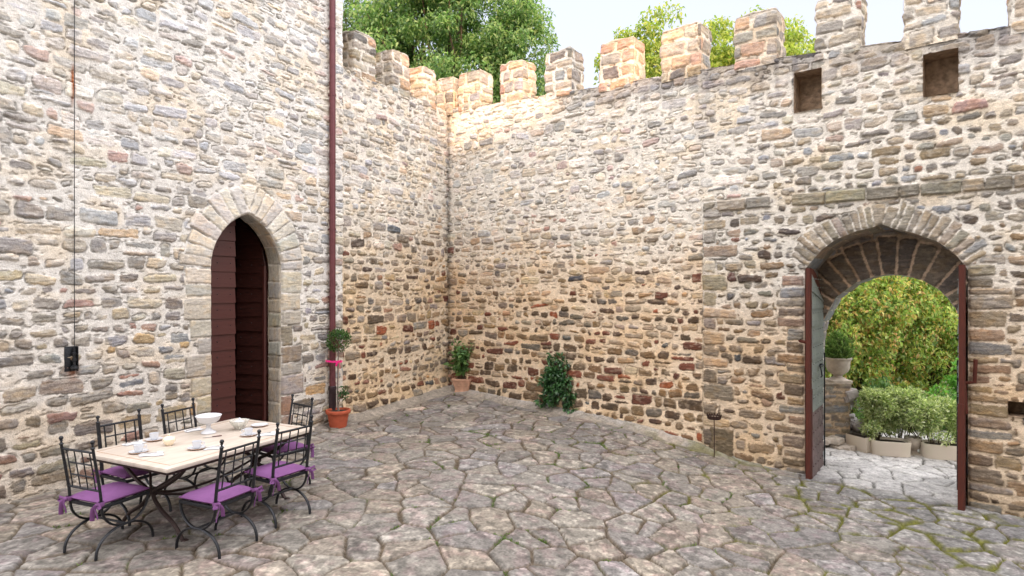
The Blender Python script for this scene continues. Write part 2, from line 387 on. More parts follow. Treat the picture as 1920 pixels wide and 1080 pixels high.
# ------------------------------------------------------------------ foliage
def leaf_cloud(name, pos, size, cols, mat, parent, rng, droop=.3, aspect=2.2, dirs=None, **kw):
    """one folded four-triangle leaf at every pos"""
    n = len(pos); pos = np.asarray(pos, float)
    ax = rng.normal(size=(n, 3)); ax[:, 2] -= droop
    if dirs is not None: ax = ax*.6+dirs
    ax /= np.linalg.norm(ax, axis=1)[:, None]
    up = rng.normal(size=(n, 3))*.7; up[:, 2] += 1.0
    sd = np.cross(ax, up); sd /= np.linalg.norm(sd, axis=1)[:, None]+1e-9; nn = np.cross(sd, ax)
    L = (size*rng.uniform(.65, 1.3, n))[:, None]; w = L/aspect/2
    bend = nn*L*.12
    v0 = pos; v1 = pos+ax*L*.45+sd*w+bend; v2 = pos+ax*L-bend*1.2; v3 = pos+ax*L*.45-sd*w+bend; vm = pos+ax*L*.5
    V = np.stack([v0, v1, v2, v3, vm], 1).reshape(-1, 3); b = np.arange(n)[:, None]*5
    Q = np.concatenate([b+np.array([[0, 1, 4]]), b+np.array([[1, 2, 4]]), b+np.array([[2, 3, 4]]), b+np.array([[3, 0, 4]])], 0)
    C = np.asarray(cols)[rng.randint(len(cols), size=n)]*rng.uniform(.75, 1.25, (n, 1))
    me = np_mesh(name, V, Q, np.repeat(C, 5, 0), mat, False)
    o = bpy.data.objects.new(name, me); return link(o, parent, **kw)
def clump_pos(centres, rad, per, rng, flat=.8):
    c = np.repeat(np.asarray(centres), per, 0); p = rng.normal(size=c.shape); p /= np.linalg.norm(p, axis=1)[:, None]
    r = np.repeat(np.broadcast_to(rad, (len(centres),)), per)*rng.uniform(.25, 1, len(c))**.6
    p *= r[:, None]; p[:, 2] *= flat; return c+p
def ellipsoid_pts(n, c, r, rng, shell=.45, zmin=-1):
    out = []
    while len(out) < n:
        p = rng.normal(size=3); p /= np.linalg.norm(p); p *= rng.uniform(shell, 1)**.7
        if p[2] > zmin: out.append(np.array(c)+p*np.array(r))
    return np.array(out)
def tree(name, label, base, crown_c, crown_r, n_cl, per, cl_r, leaf, cols, rng, trunk_r=.25, mat=None, droop=.4, group=None, cat="tree", shell=.35, zmin=-.8, flat=.6):
    t = thing(name, label, cat, (0, 0, 0), 0, group); t.location = base; B = Vector(base)
    cs = ellipsoid_pts(n_cl, np.array(crown_c), crown_r, rng, shell, zmin)
    m = MB(); cc = Vector(crown_c); z0 = Vector((0, 0, -.2)); top = Vector((cc.x, cc.y, cc.z+crown_r[2]*.5))-B; fork = Vector((cc.x, cc.y, cc.z-crown_r[2]*.75))-B
    if fork.z < .3: fork = top*.2
    m.tube([z0, fork*.5+Vector((trunk_r*.5, 0, 0)), fork, (fork+top)/2, top], [trunk_r*1.25, trunk_r, trunk_r*.8, trunk_r*.45, trunk_r*.1], 9)
    m.build("trunk", M_BARK, t)
    lb = MB()
    for i, c in enumerate(cs[::max(1, n_cl//60)]):
        e = Vector(c)-B; k = rng.uniform(.0, .7); s0 = fork.lerp(top, k*min(1, max(0, (e.z-fork.z)/(top.z-fork.z+.01))))
        mid = s0.lerp(e, .5)+Vector(rng.normal(0, .06*crown_r[0], 3)); 
        lb.tube([s0, mid, e], [trunk_r*.3*(1-k*.5), trunk_r*.16, trunk_r*.05], 5, False)
    lb.build("branches", M_BARK, t)
    P = clump_pos(cs, cl_r*rng.uniform(.7, 1.3, n_cl), per, rng, flat)-np.array(base)
    leaf_cloud("crown", P, leaf, cols, mat or M_LEAF, t, rng, droop)
    return t
# ------------------------------------------------------------------ voussoirs and openings
def offset_path(path, n):
    path = np.asarray(path, float); seg = np.sqrt((np.diff(path, axis=0)**2).sum(1)); cum = np.r_[0, np.cumsum(seg)]
    t = np.linspace(0, cum[-1], n+1); return t, cum
def voussoirs(f, path, n, depth, rng, pal, gap=.012, start=.0, kcol=1.0, warp=.4, rough=.5, prot=(.002, .012), centre=None, rnd=.008, dvar=.12):
    path = np.asarray(path, float); seg = np.sqrt((np.diff(path, axis=0)**2).sum(1)); cum = np.r_[0, np.cumsum(seg)]
    w = rng.uniform(.75, 1.25, n); t = np.r_[0, np.cumsum(w)]/w.sum()*cum[-1]
    at = lambda q: np.array([np.interp(q, cum, path[:, 0]), np.interp(q, cum, path[:, 1])])
    c = np.array(centre) if centre is not None else path.mean(0)
    def nrm(q):
        e = .12; a, b = at(max(0, q-e)), at(min(cum[-1], q+e)); d = (b-a)/np.linalg.norm(b-a); nn = np.array([-d[1], d[0]])
        return nn if nn@(at(q)-c) > 0 else -nn
    for k in range(n):
        q0, q1 = t[k]+gap/2, t[k+1]-gap/2; dd = depth*(1+rng.uniform(-dvar, dvar))
        p0, p1 = at(q0), at(q1); n0, n1 = nrm(t[k]), nrm(t[k+1])
        f.add(np.array([p0+n0*start, p1+n1*start, p1+n1*dd, p0+n0*dd]), pick(pal, rng, kcol), rng.uniform(*prot), rough, warp, rnd)
def reveal_blocks(lo=.12, hi=.28, parts=(1, 2)):
    def fn(L, depth, rng):
        q = 0; out = []
        while q < L:
            w = rng.uniform(lo, hi); k = rng.randint(parts[0], parts[1]+1); cs = np.r_[0, np.sort(rng.uniform(.25, .75, k-1)), 1]*depth
            for i in range(k): out.append((q, q+w, cs[i], cs[i+1]))
            q += w
        return out
    return fn
def box_recess(name, O, d, n, s0, s1, z0, z1, depth, mat, parent):
    """five inner faces of a small hole in a wall"""
    def P(s, z, o): return (O[0]+d[0]*s+n[0]*o, O[1]+d[1]*s+n[1]*o, z)
    m = MB(); V = [P(s, z, o) for o in (0.03, -depth) for (s, z) in ((s0, z0), (s1, z0), (s1, z1), (s0, z1))]
    m._add(V, [(0, 1, 5, 4), (1, 2, 6, 5), (2, 3, 7, 6), (3, 0, 4, 7), (4, 5, 6, 7)], None, False)
    return m.build(name, mat, parent, flat=True)
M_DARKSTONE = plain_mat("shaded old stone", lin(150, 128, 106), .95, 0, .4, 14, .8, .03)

# ================================================================== WALL A: tall facade with the pointed door
rng = np.random.RandomState(11)
DS0, DS1, DSP = 2.404, 3.591, 2.62
DCX = (DS0+DS1)/2; DW = (DS1-DS0)/2; DR = .885
th = math.acos((DR-DW)/DR)
def parc(n=10):
    r = [(DS1-DR+DR*math.cos(th*k/n), DSP+DR*math.sin(th*k/n)) for k in range(n+1)]
    l = [(DS0+DR-DR*math.cos(th*k/n), DSP+DR*math.sin(th*k/n)) for k in range(n+1)]
    return l, r
larc, rarc = parc()
door_poly = [(DS0, -.2)]+larc+rarc[::-1][1:]+[(DS1, -.2)]
facade = thing("stone_building", "tall pale rubble stone facade with a pointed arch door and downpipe", "building", PA(1, 0))
FI = Matrix.Translation(-facade.location)
def rel(o, root): o.matrix_parent_inverse = Matrix.Translation(-Vector(root.location)); return o
f = Field(-1.7, 4.87, -.25, 8.7, .0098, .019, 3)
for (path, side) in ((larc, 0), (rarc, 1)):
    voussoirs(f, path, 8, .43, rng, PAL_DRESS, .015, kcol=.93, centre=(DCX, DSP-.5), dvar=.1)
for side in (0, 1):
    z = -.1
    while z < DSP-.05:
        h = min(rng.uniform(.17, .34), DSP-z)
        if DSP-z-h < .12: h = DSP-z
        w = rng.choice([.2, .28, .38])*rng.uniform(.9, 1.15)
        if z > 2.2: w = .38
        pal = PAL_DRESS if (z > 1.6 or side == 0 or rng.rand() < .4) else [((160, 130, 118), 2), ((150, 138, 122), 2), ((158, 140, 132), 1)]
        x0, x1 = (DS0-w, DS0) if side == 0 else (DS1, DS1+w)
        f.add(rect(x0, x1, z, z+h-.016, rng, .006), pick(pal, rng, .95), rng.uniform(.002, .01), .5, .35, .008)
        z += h
apx = DSP+DR*math.sin(th); cs_, sn_ = math.cos(th), math.sin(th)
f.add([(DCX, apx+.02), (DCX+.42*cs_, apx+.42*sn_), (DCX+.03, apx+.43), (DCX-.03, apx+.43), (DCX-.42*cs_, apx+.42*sn_)], pick(PAL_DRESS, rng), .006, .5, .4, .008)
f.close()
Dd = in_poly_d(f.X, f.Z, door_poly)
for q in rubble(-1.75, 4.95, -.3, 8.8, rng, .157, .050, .97):
    c = q.mean(0); pal = PAL_A
    if c[1] < 1.1: pal = PAL_A+[((150, 122, 112), 3), ((144, 110, 100), 1)]
    elif c[0] > 4.0 and c[1] < 3: pal = PAL_A+[((160, 135, 120), 2)]
    f.add(q, pick(pal, rng, 1.0), rng.uniform(-.004, .016), rng.uniform(.5, 1.5), rnd=.014, tilt=rng.normal(0, .03, 2))
def zoneA(s, C, st):
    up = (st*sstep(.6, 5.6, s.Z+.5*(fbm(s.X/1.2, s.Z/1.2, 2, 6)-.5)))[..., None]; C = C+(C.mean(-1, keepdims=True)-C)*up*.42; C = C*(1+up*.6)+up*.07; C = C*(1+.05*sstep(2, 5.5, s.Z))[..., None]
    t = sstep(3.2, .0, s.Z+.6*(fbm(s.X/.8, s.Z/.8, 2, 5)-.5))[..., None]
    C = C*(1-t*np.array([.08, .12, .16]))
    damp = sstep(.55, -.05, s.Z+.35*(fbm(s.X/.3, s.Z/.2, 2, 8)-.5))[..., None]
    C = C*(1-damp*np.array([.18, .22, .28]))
    rust = np.exp(-((s.X-s.cable)/.018)**2)*sstep(4.35, 4.7, s.Z)*sstep(5.0, 4.8, s.Z)
    rust += .7*np.exp(-((s.X-s.cable+.0)/.05)**2)*sstep(1.2, 1.4, s.Z)*sstep(1.56, 1.45, s.Z)
    return C*(1-rust[..., None])+np.array(lin(170, 95, 40))*rust[..., None]
f.cable = atA(134, 300)[0]
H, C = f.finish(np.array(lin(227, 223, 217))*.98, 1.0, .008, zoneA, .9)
H += .03
keep, X, Z, bd = cut(f, Dd)
H = H*sstep(0, .02, -Dd)*1.0
H = np.where(bd, 0, H); H = np.where(f.X > 4.865, -.04, H)
P = wallP(A0, dA, nA, X, Z, H)
ring = in_poly_d(f.X, f.Z, [(DS0-.34, -.3)]+[(a-.05-(.40 if b > DSP else .3)*math.cos(min(1.57, max(0, (b-DSP)))), b+.46*min(1, (b-DSP)/.7)) for a, b in larc]+[(a+.05+(.40 if b > DSP else .3)*math.cos(min(1.57, max(0, (b-DSP)))), b+.46*min(1, (b-DSP)/.7)) for a, b in rarc[::-1][1:]]+[(DS1+.34, -.3)]) > 0
rc = ring[:-1, :-1]
rel(grid_obj("wall", P, C, keep & ~rc, M_STONE, facade), facade)
rel(grid_obj("door_arch", P, C, keep & rc, M_DRESS, facade, label="dressed sandstone pointed arch and jambs"), facade)
rel(strip_patch("door_reveal", [(DS0, -.15)]+[(DS0, z) for z in np.arange(.1, DSP, .2)]+larc+rarc[::-1][1:]+[(DS1, z) for z in np.arange(DSP-.1, 0, -.2)]+[(DS1, -.15)], .31, A0, dA, nA, PAL_DRESS, M_DRESS, facade, 5,
            reveal_blocks(.18, .34, (1, 1)), MORT_TOP*.9, kcol=.95), facade)
# inner wall plane behind the reveal (door rebate), dark room, end wall and back of the building
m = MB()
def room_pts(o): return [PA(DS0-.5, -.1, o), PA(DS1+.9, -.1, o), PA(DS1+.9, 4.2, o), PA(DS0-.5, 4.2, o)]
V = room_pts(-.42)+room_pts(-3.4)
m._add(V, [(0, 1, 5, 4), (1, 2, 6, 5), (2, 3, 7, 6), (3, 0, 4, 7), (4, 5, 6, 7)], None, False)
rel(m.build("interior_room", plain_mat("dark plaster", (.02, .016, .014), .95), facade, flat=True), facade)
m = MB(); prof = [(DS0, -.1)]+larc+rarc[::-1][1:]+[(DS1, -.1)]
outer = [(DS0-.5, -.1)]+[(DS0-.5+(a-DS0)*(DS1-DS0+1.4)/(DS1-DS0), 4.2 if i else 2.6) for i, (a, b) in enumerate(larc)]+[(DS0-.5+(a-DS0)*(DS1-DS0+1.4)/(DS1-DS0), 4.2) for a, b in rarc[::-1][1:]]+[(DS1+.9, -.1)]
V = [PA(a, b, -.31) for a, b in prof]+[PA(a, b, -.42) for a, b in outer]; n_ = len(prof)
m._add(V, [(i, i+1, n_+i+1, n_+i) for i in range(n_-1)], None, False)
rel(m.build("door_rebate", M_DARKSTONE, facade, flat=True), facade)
m = MB()
V = [PA(4.87, -.3, -.0), PA(4.87, -.3, -6), PA(4.87, 8.7, -6), PA(4.87, 8.7, 0.0), PA(-1.7, -.3, -6), PA(-1.7, 8.7, -6), PA(-1.7, -.3, 0.0), PA(-1.7, 8.7, 0.0)]
m._add(V, [(0, 1, 2, 3), (1, 4, 5, 2), (4, 6, 7, 5), (3, 2, 5, 7)], None, False)
rel(m.build("side_walls", M_DARKSTONE, facade, flat=True), facade)

# two door leaves: horizontal lapped boards, dark red-brown
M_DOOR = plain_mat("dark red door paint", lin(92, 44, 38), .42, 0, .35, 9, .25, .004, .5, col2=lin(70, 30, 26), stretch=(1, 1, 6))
M_DOOR_SHADE = plain_mat("shaded door paint", lin(62, 32, 27), .5, 0, .35, 9, .25, .004, .4, stretch=(1, 1, 6))  # darker copy of the door paint, shade put into the colour
def half_top(w, n=14):
    """height of the opening at distance w from the jamb"""
    x = np.clip(w, 0, DW); a = DS0+x; return DSP+math.sqrt(max(0, DR**2-(DS0+DR-a)**2))
def door_leaf(parent, hinge, dirv, thick_n, mat, label):
    """hinge: Vector on the ground, dirv along the leaf, thick_n normal toward the viewer side"""
    wleaf = DW-.004; m = MB(); zs = list(np.arange(0.0, 3.5, .235)); ths = .045; rr = random.Random(3)
    for i, z0 in enumerate(zs):
        z1 = z0+.235+.02
        row = []
        nn = 10
        pts_lo = []; pts_hi = []
        for k in range(nn+1):
            x = wleaf*k/nn; tp = half_top(x)-.0
            lo = min(z0, tp); hi = min(z1, tp); pts_lo.append((x, lo)); pts_hi.append((x, hi))
        if max(h-l for (_, l), (_, h) in zip(pts_lo, pts_hi)) < .01: continue
        V = []; jit = rr.uniform(-.004, .004)
        for (x, z) in pts_lo: V.append(hinge+dirv*x+thick_n*(.026+jit)+Vector((0, 0, z)))
        for (x, z) in pts_hi: V.append(hinge+dirv*x+thick_n*(.004+jit)+Vector((0, 0, z)))
        for (x, z) in pts_lo: V.append(hinge+dirv*x-thick_n*ths+Vector((0, 0, z)))
        for (x, z) in pts_hi: V.append(hinge+dirv*x-thick_n*ths+Vector((0, 0, z)))
        N1 = nn+1; Fc = []
        for k in range(nn):
            Fc += [(k, k+1, N1+k+1, N1+k), (2*N1+k, 3*N1+k, 3*N1+k+1, 2*N1+k+1), (k, 2*N1+k, 2*N1+k+1, k+1), (N1+k, N1+k+1, 3*N1+k+1, 3*N1+k)]
        Fc += [(0, N1, 3*N1, 2*N1), (nn, 2*N1+nn, 3*N1+nn, N1+nn)]
        m._add(V, Fc, None, False)
    o = rel(m.build("door_leaf", mat, parent, flat=True, label=label), parent)
    mb = MB()
    for z0 in zs:
        for k in range(3):
            x = wleaf*(.14+.36*k); z = z0+.13
            if z < half_top(x)-.05:
                p = hinge+dirv*x+thick_n*.016+Vector((0, 0, z)); mb.ball(p, .009, 4)
    tag(mb.build("nail_heads", M_IRON, o), kind="stuff")
    st = MB(); 
    ztop = 2.7; st.tube([hinge+dirv*.035+thick_n*.034+Vector((0, 0, .02)), hinge+dirv*.035+thick_n*.034+Vector((0, 0, ztop))], .02, 4, flat=(.03, .012))
    if hinge_stile: st.build("stile", M_DOOR, o)
    return o
v3 = lambda a: Vector((a[0], a[1], 0))
hinge_stile = False
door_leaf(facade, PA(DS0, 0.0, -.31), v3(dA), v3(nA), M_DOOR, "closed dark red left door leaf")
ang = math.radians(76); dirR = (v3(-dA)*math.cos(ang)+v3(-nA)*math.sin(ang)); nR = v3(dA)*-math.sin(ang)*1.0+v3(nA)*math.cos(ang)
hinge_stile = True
door_leaf(facade, PA(DS1, 0.0, -.33), dirR, nR.normalized(), M_DOOR_SHADE, "right door leaf swung open into the dark")

# ================================================================== WALL A2: side wall under the merlons
side = thing("battlement_wall", "short crenellated rubble wall between the downpipe and the corner", "wall", PA(6.4, 0))
rng = np.random.RandomState(23)
f = Field(4.85, 8.03, -.2, 6.36, .0125, .020, 9)
for q in rubble(4.8, 8.1, -.25, 6.5, rng, .148, .046, .85):
    c = q.mean(0); t = np.clip((3.6-c[1]+rng.uniform(-.8, .8))/2.2, 0, 1)
    pal = PAL_LOW+PAL_A if rng.rand() < t else PAL_TOP+PAL_A
    f.add(q, pick(pal, rng, 1.0), rng.uniform(-.004, .02), rng.uniform(.6, 1.6), rnd=.016, tilt=rng.normal(0, .035, 2))
def topA(s): return 6.27+.0*s
def zoneA2(s, C, st):
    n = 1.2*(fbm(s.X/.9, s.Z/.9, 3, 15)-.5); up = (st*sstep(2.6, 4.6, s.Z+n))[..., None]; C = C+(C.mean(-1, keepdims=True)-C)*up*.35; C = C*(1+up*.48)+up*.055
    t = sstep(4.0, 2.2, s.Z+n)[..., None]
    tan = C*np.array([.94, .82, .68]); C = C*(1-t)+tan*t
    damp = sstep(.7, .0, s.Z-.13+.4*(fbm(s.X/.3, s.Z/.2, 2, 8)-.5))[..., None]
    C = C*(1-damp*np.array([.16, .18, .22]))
    cr = np.exp(-((s.X-7.97)/.05)**2)[..., None]*.35
    return C*(1-cr)
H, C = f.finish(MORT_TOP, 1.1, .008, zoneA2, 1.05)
keep, X, Z, bd = cut(f, f.Z-topA(f.X)-.03*(fbm(f.X/.25, f.X*0, 2, 3)-.5))
H = np.where(bd, .005, H); H += .10*sstep(.55, .0, f.Z)*1.0
rel(grid_obj("wall", wallP(A0, dA, nA, X, Z, H), C, keep, M_STONE, side), side)
def top_strip(root, O, d, n, s0, s1, topf, thick, seed):
    f = Field(s0, s1, 0, thick, .04, .02, seed); rng = np.random.RandomState(seed)
    for q in rubble(s0, s1, 0, thick, rng, .22, .03): f.add(q, pick(PAL_TOP, rng), .005, .6)
    H, C = f.finish(MORT_TOP*.8); z = topf(f.X)+H*.5-.012
    P = np.empty(f.X.shape+(3,)); o = .012-f.Z
    P[..., 0] = O[0]+d[0]*f.X+n[0]*o; P[..., 1] = O[1]+d[1]*f.X+n[1]*o; P[..., 2] = z
    rel(grid_obj("wall_top", P, C, np.ones((f.nz-1, f.nx-1), bool), M_STONE, root), root)
top_strip(side, A0, dA, nA, 4.85, 8.3, topA, .9, 31)
def back_face(root, O, d, n, s0, s1, z0, z1, back, poly, topf=None):
    f = Field(s0, s1, z0, z1, .06, .0, 2)
    Dh = in_poly_d(f.X, f.Z, poly) if poly is not None else np.full(f.X.shape, -1.)
    if topf is not None: Dh = np.maximum(Dh, f.Z-topf(f.X))
    keep, X, Z, bd = cut(f, Dh); C = np.ones(X.shape+(3,))*MORT_LOW*(.5+.6*fbm(f.X/.2, f.Z/.1, 2, 3)[..., None])
    rel(grid_obj("outer_face", wallP(O, d, n, X, Z, np.full(X.shape, -back)), C, keep, M_STONE, root), root)
back_face(side, A0, dA, nA, 4.85, 9.0, -.6, 6.3, .9, None, topA)

def merlon(root, O, d, n, s0, s1, thick, zb, zt, seed, front=.0, kcol=1.0):
    sun_tint = seed in (42, 59, 60, 61, 63, 64, 65)  # merlons in the sun: orange sunlight put into stone and mortar colour
    """box of masonry wrapped round its four sides and over the top"""
    w = s1-s0; r = .05; hw, ht = w/2, thick/2
    pts = []; nr = []
    for (cx, cy, a0) in ((hw-r, ht-r, 0), (-hw+r, ht-r, 90), (-hw+r, -ht+r, 180), (hw-r, -ht+r, 270)):
        for k in range(4):
            a = math.radians(a0+30*k); pts.append((cx+r*math.cos(a), cy+r*math.sin(a))); nr.append((math.cos(a), math.sin(a)))
    pts.append(pts[0]); nr.append(nr[0]); pts = np.array(pts); nr = np.array(nr)
    cum = np.r_[0, np.cumsum(np.sqrt((np.diff(pts, axis=0)**2).sum(1)))]; L = cum[-1]; Hh = zt-zb+.04; cap = min(hw, ht)
    f = Field(0, L, 0, Hh+cap, .014, .014, seed); rng = np.random.RandomState(seed)
    z = .0
    while z < Hh-.02:
        rh = rng.uniform(.13, .27); rh = min(rh, Hh-z); rh = Hh-z if Hh-z-rh < .1 else rh
        x = -rng.uniform(0, .15)
        while x < L:
            ww = rng.uniform(.14, .46); g = rng.uniform(.03, .06)
            f.add(rect(x, x+ww, z+g/2, z+rh-g/2, rng, .022), pick(PAL_TOP+[((202, 168, 138), 7 if sun_tint else 1), ((192, 154, 132), 3 if sun_tint else 0)], rng, kcol*1.05), rng.uniform(.0, .014), rng.uniform(.5, 1.2), rnd=.012); x += ww+g
        z += rh
    H, C = f.finish(MORT_TOP*np.array([1, .93, .86]) if sun_tint else MORT_TOP, 1.0, .005)
    topd = sstep(Hh-.12, Hh+.02, f.Z+.1*(fbm(f.X/.1, f.Z/.1, 2, seed)-.5))[..., None]*.45; C = C*(1-topd)
    H = H+.05*(fbm(f.X/.22, f.Z/.22, 3, seed+5)-.5)-.03*sstep(Hh-.16, Hh, f.Z)*fbm(f.X/.12, f.Z/.12, 2, seed+6)
    H = H*sstep(Hh+.03, Hh-.03, f.Z)+.3*H*sstep(Hh-.03, Hh+.03, f.Z); 
    wr = sstep(L, L-.03, f.X)*sstep(0, .03, f.X); H = H*wr
    px = np.interp(f.X, cum, pts[:, 0]); py = np.interp(f.X, cum, pts[:, 1]); nx_ = np.interp(f.X, cum, nr[:, 0]); ny_ = np.interp(f.X, cum, nr[:, 1])
    t = np.clip((f.Z-Hh)/cap, 0, 1); lowr = sstep(Hh+.01, Hh-.07, f.Z)*.0+1
    a = (px+nx_*H)*(1-t); b = (py+ny_*H)*(1-t); wob = .07*(fbm(f.X/.2, f.Z/.2, 2, seed+2)-.5)
    zz = zb-.04+np.minimum(f.Z, Hh)+np.where(f.Z > Hh-.001, H*.6+wob, 0)-.02*np.clip(1-(Hh-f.Z)/.04, 0, 1)*(t <= 0)
    S = (s0+s1)/2+a; o = front-ht+b
    P = np.empty(f.X.shape+(3,)); P[..., 0] = O[0]+d[0]*S+n[0]*o; P[..., 1] = O[1]+d[1]*S+n[1]*o; P[..., 2] = zz
    o_ = grid_obj("merlon", P, C, np.ones((f.nz-1, f.nx-1), bool), M_STONE, root); return rel(o_, root)
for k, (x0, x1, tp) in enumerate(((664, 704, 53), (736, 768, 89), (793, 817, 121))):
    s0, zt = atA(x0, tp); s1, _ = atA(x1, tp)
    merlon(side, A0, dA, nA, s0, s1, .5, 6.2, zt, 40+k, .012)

# ================================================================== WALL B: long crenellated wall with the gate
wallB = thing("castle_wall", "long crenellated rubble wall with an arched gateway on the right", "wall", PB(5, 0))
rng = np.random.RandomState(5)
TB = np.array([(-1, 6.32), (.3, 6.30), (.9, 6.22), (3.6, 6.02), (6.9, 5.79), (9.05, 5.57), (12, 5.35)])
def topB(s): return np.interp(s, TB[:, 0], TB[:, 1])
front_px = [(1509, 505), (1514, 499), (1539, 469), (1567, 449), (1606, 433), (1633, 427), (1653, 420), (1678, 429), (1711, 436), (1756, 452), (1789, 474), (1811, 499), (1815, 508)]
fr = [atB(*p) for p in front_px]
GL, GR = fr[0][0], fr[-1][0]
gate_poly = [(GL, -.9)]+fr+[(GR, -.9)]
f = Field(-.01, 10.7, -.75, 6.4, .0108, .019, 6)
voussoirs(f, fr[1:-1], 24, .31, rng, [((160, 150, 134), 6), ((146, 137, 122), 4), ((170, 158, 138), 3), ((150, 150, 148), 1)], .02, centre=((GL+GR)/2, 2.2), rough=.8, warp=.7, dvar=.22)
# jamb stones of the gate
for side_ in (0, 1):
    z = -.6
    while z < 2.5:
        h = rng.uniform(.10, .22); w = rng.uniform(.2, .44); x0, x1 = (GL-w, GL-.004) if side_ == 0 else (GR+.004, GR+w)
        f.add(rect(x0, x1, z, z+h-.03, rng, .012), pick(PAL_GREY+[((150, 132, 118), 2)], rng), rng.uniform(0, .012), 1.0, .7, .012); z += h
# string course and the quoins of the gate bay
SX = atB(1318, 500)[0]
x = SX
while x < 10.8:
    w = rng.uniform(.2, .5); miss = SX+.75 < x < SX+1.15
    if not miss: f.add(rect(x, x+w, 3.56-.006*(x-SX), 3.73-.006*(x-SX), rng, .008), pick([((150, 140, 118), 3), ((134, 126, 110), 2), ((142, 134, 122), 2)], rng), .035, 1.0, .4, .008)
    x += w+.012
z = -.45; k = 0
while z < 3.5:
    h = rng.uniform(.17, .3); w = (.46, .24)[k % 2]*rng.uniform(.7, 1.2)
    f.add(rect(SX+.012, SX+w, z, z+h-.045, rng, .016), pick(PAL_GREY+PAL_TOP, rng), rng.uniform(.0, .018), 1.0, .8, .012); z += h; k += 1
f.add(rect(SX+.12, SX+.5, -.35, .12, rng, .01), pick([((120, 112, 98), 1)], rng), .02, .9, .4)
f.close()
Dg = in_poly_d(f.X, f.Z, gate_poly)
holes = []
for (xa, xb, ya, yb) in ((1489, 1541, 133, 203), (1731, 1797, 97, 172), (1890, 1935, 753, 784)):
    s0, z1 = atB(xa, ya); s1, z0 = atB(xb, yb); z1b = atB(xb, ya)[1]; holes.append((s0, s1, z0, (z1+z1b)/2))
Dh_ = Dg
for (a, b, c, d_) in holes: Dh_ = np.maximum(Dh_, in_poly_d(f.X+.012*(vnoise(f.X/.05, f.Z/.05, 3)-.5), f.Z+.012*(vnoise(f.X/.05, f.Z/.05, 4)-.5), [(a, c), (b, c), (b, d_), (a, d_)]))
for q in rubble(-.1, 10.9, -.8, 6.6, rng, .146, .045, .88):
    c = q.mean(0); t = np.clip((2.7-c[1]+rng.uniform(-.9, .9))/1.6, 0, 1)
    if c[0] > SX and c[1] < 3.55: pal = PAL_GREY if rng.rand() < .75 else PAL_LOW
    elif rng.rand() < t: pal = PAL_LOW
    elif c[1] < 4.6 and c[0] > 6.3: pal = PAL_GREY+[((150, 110, 92), .8), ((140, 124, 98), 3)]
    else: pal = PAL_TOP
    f.add(q, pick(pal, rng, 1.0 if pal is not PAL_LOW else .92), rng.uniform(-.003, .02), rng.uniform(.5, 1.5), rnd=.016, tilt=rng.normal(0, .03, 2))
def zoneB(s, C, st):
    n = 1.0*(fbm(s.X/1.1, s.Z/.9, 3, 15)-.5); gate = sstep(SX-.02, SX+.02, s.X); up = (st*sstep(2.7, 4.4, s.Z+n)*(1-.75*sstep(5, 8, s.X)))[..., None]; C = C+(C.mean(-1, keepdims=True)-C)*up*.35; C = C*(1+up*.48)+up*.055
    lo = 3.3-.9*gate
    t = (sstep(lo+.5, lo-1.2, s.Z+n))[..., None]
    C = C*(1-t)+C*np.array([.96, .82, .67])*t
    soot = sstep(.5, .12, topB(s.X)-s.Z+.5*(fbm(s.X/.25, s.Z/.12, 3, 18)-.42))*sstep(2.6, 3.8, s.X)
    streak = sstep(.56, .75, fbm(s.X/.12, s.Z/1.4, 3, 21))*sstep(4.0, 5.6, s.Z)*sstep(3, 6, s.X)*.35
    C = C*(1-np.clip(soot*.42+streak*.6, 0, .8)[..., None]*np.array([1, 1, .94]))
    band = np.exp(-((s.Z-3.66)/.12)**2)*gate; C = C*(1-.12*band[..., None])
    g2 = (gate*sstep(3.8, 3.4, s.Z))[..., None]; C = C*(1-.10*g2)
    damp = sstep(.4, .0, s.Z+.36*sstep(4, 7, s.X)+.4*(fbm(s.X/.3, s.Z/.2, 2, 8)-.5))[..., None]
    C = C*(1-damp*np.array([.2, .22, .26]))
    cr = np.exp(-((s.X-.03)/.06)**2)[..., None]*.45
    seam = (np.exp(-((s.X-SX)/.009)**2)*(s.Z < 3.5))[..., None]*.35
    return C*(1-cr)*(1-seam)
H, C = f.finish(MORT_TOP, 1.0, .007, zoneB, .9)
H = H+.012*sstep(SX-.005, SX+.005, f.X)*sstep(3.6, 3.5, f.Z)+.09*sstep(.35, -.35, f.Z+.35*sstep(4, 7, f.X))*sstep(GL-.1, GL-.6, f.X)
Dt = f.Z-topB(f.X)-.035*(fbm(f.X/.25, f.X*0, 2, 3)-.5)
keep, X, Z, bd = cut(f, np.maximum(Dh_, Dt))
H = np.where(Dg > -.03, H*np.clip(-Dg/.03, 0, 1), H)
P = wallP(B0, dB, nB, X, Z, H)
ring = (np.abs(Dg) < .36) & (f.Z > 2.3); rc = ring[:-1, :-1]
rel(grid_obj("wall", P, C, keep & ~rc, M_STONE, wallB), wallB)
rel(grid_obj("gate_arch", P, C, keep & rc, M_STONE, wallB, label="worn stone voussoirs round the gateway"), wallB)
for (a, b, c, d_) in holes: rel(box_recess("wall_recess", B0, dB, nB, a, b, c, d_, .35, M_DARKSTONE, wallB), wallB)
top_strip(wallB, B0, dB, nB, -.5, 10.7, topB, 1.25, 32)
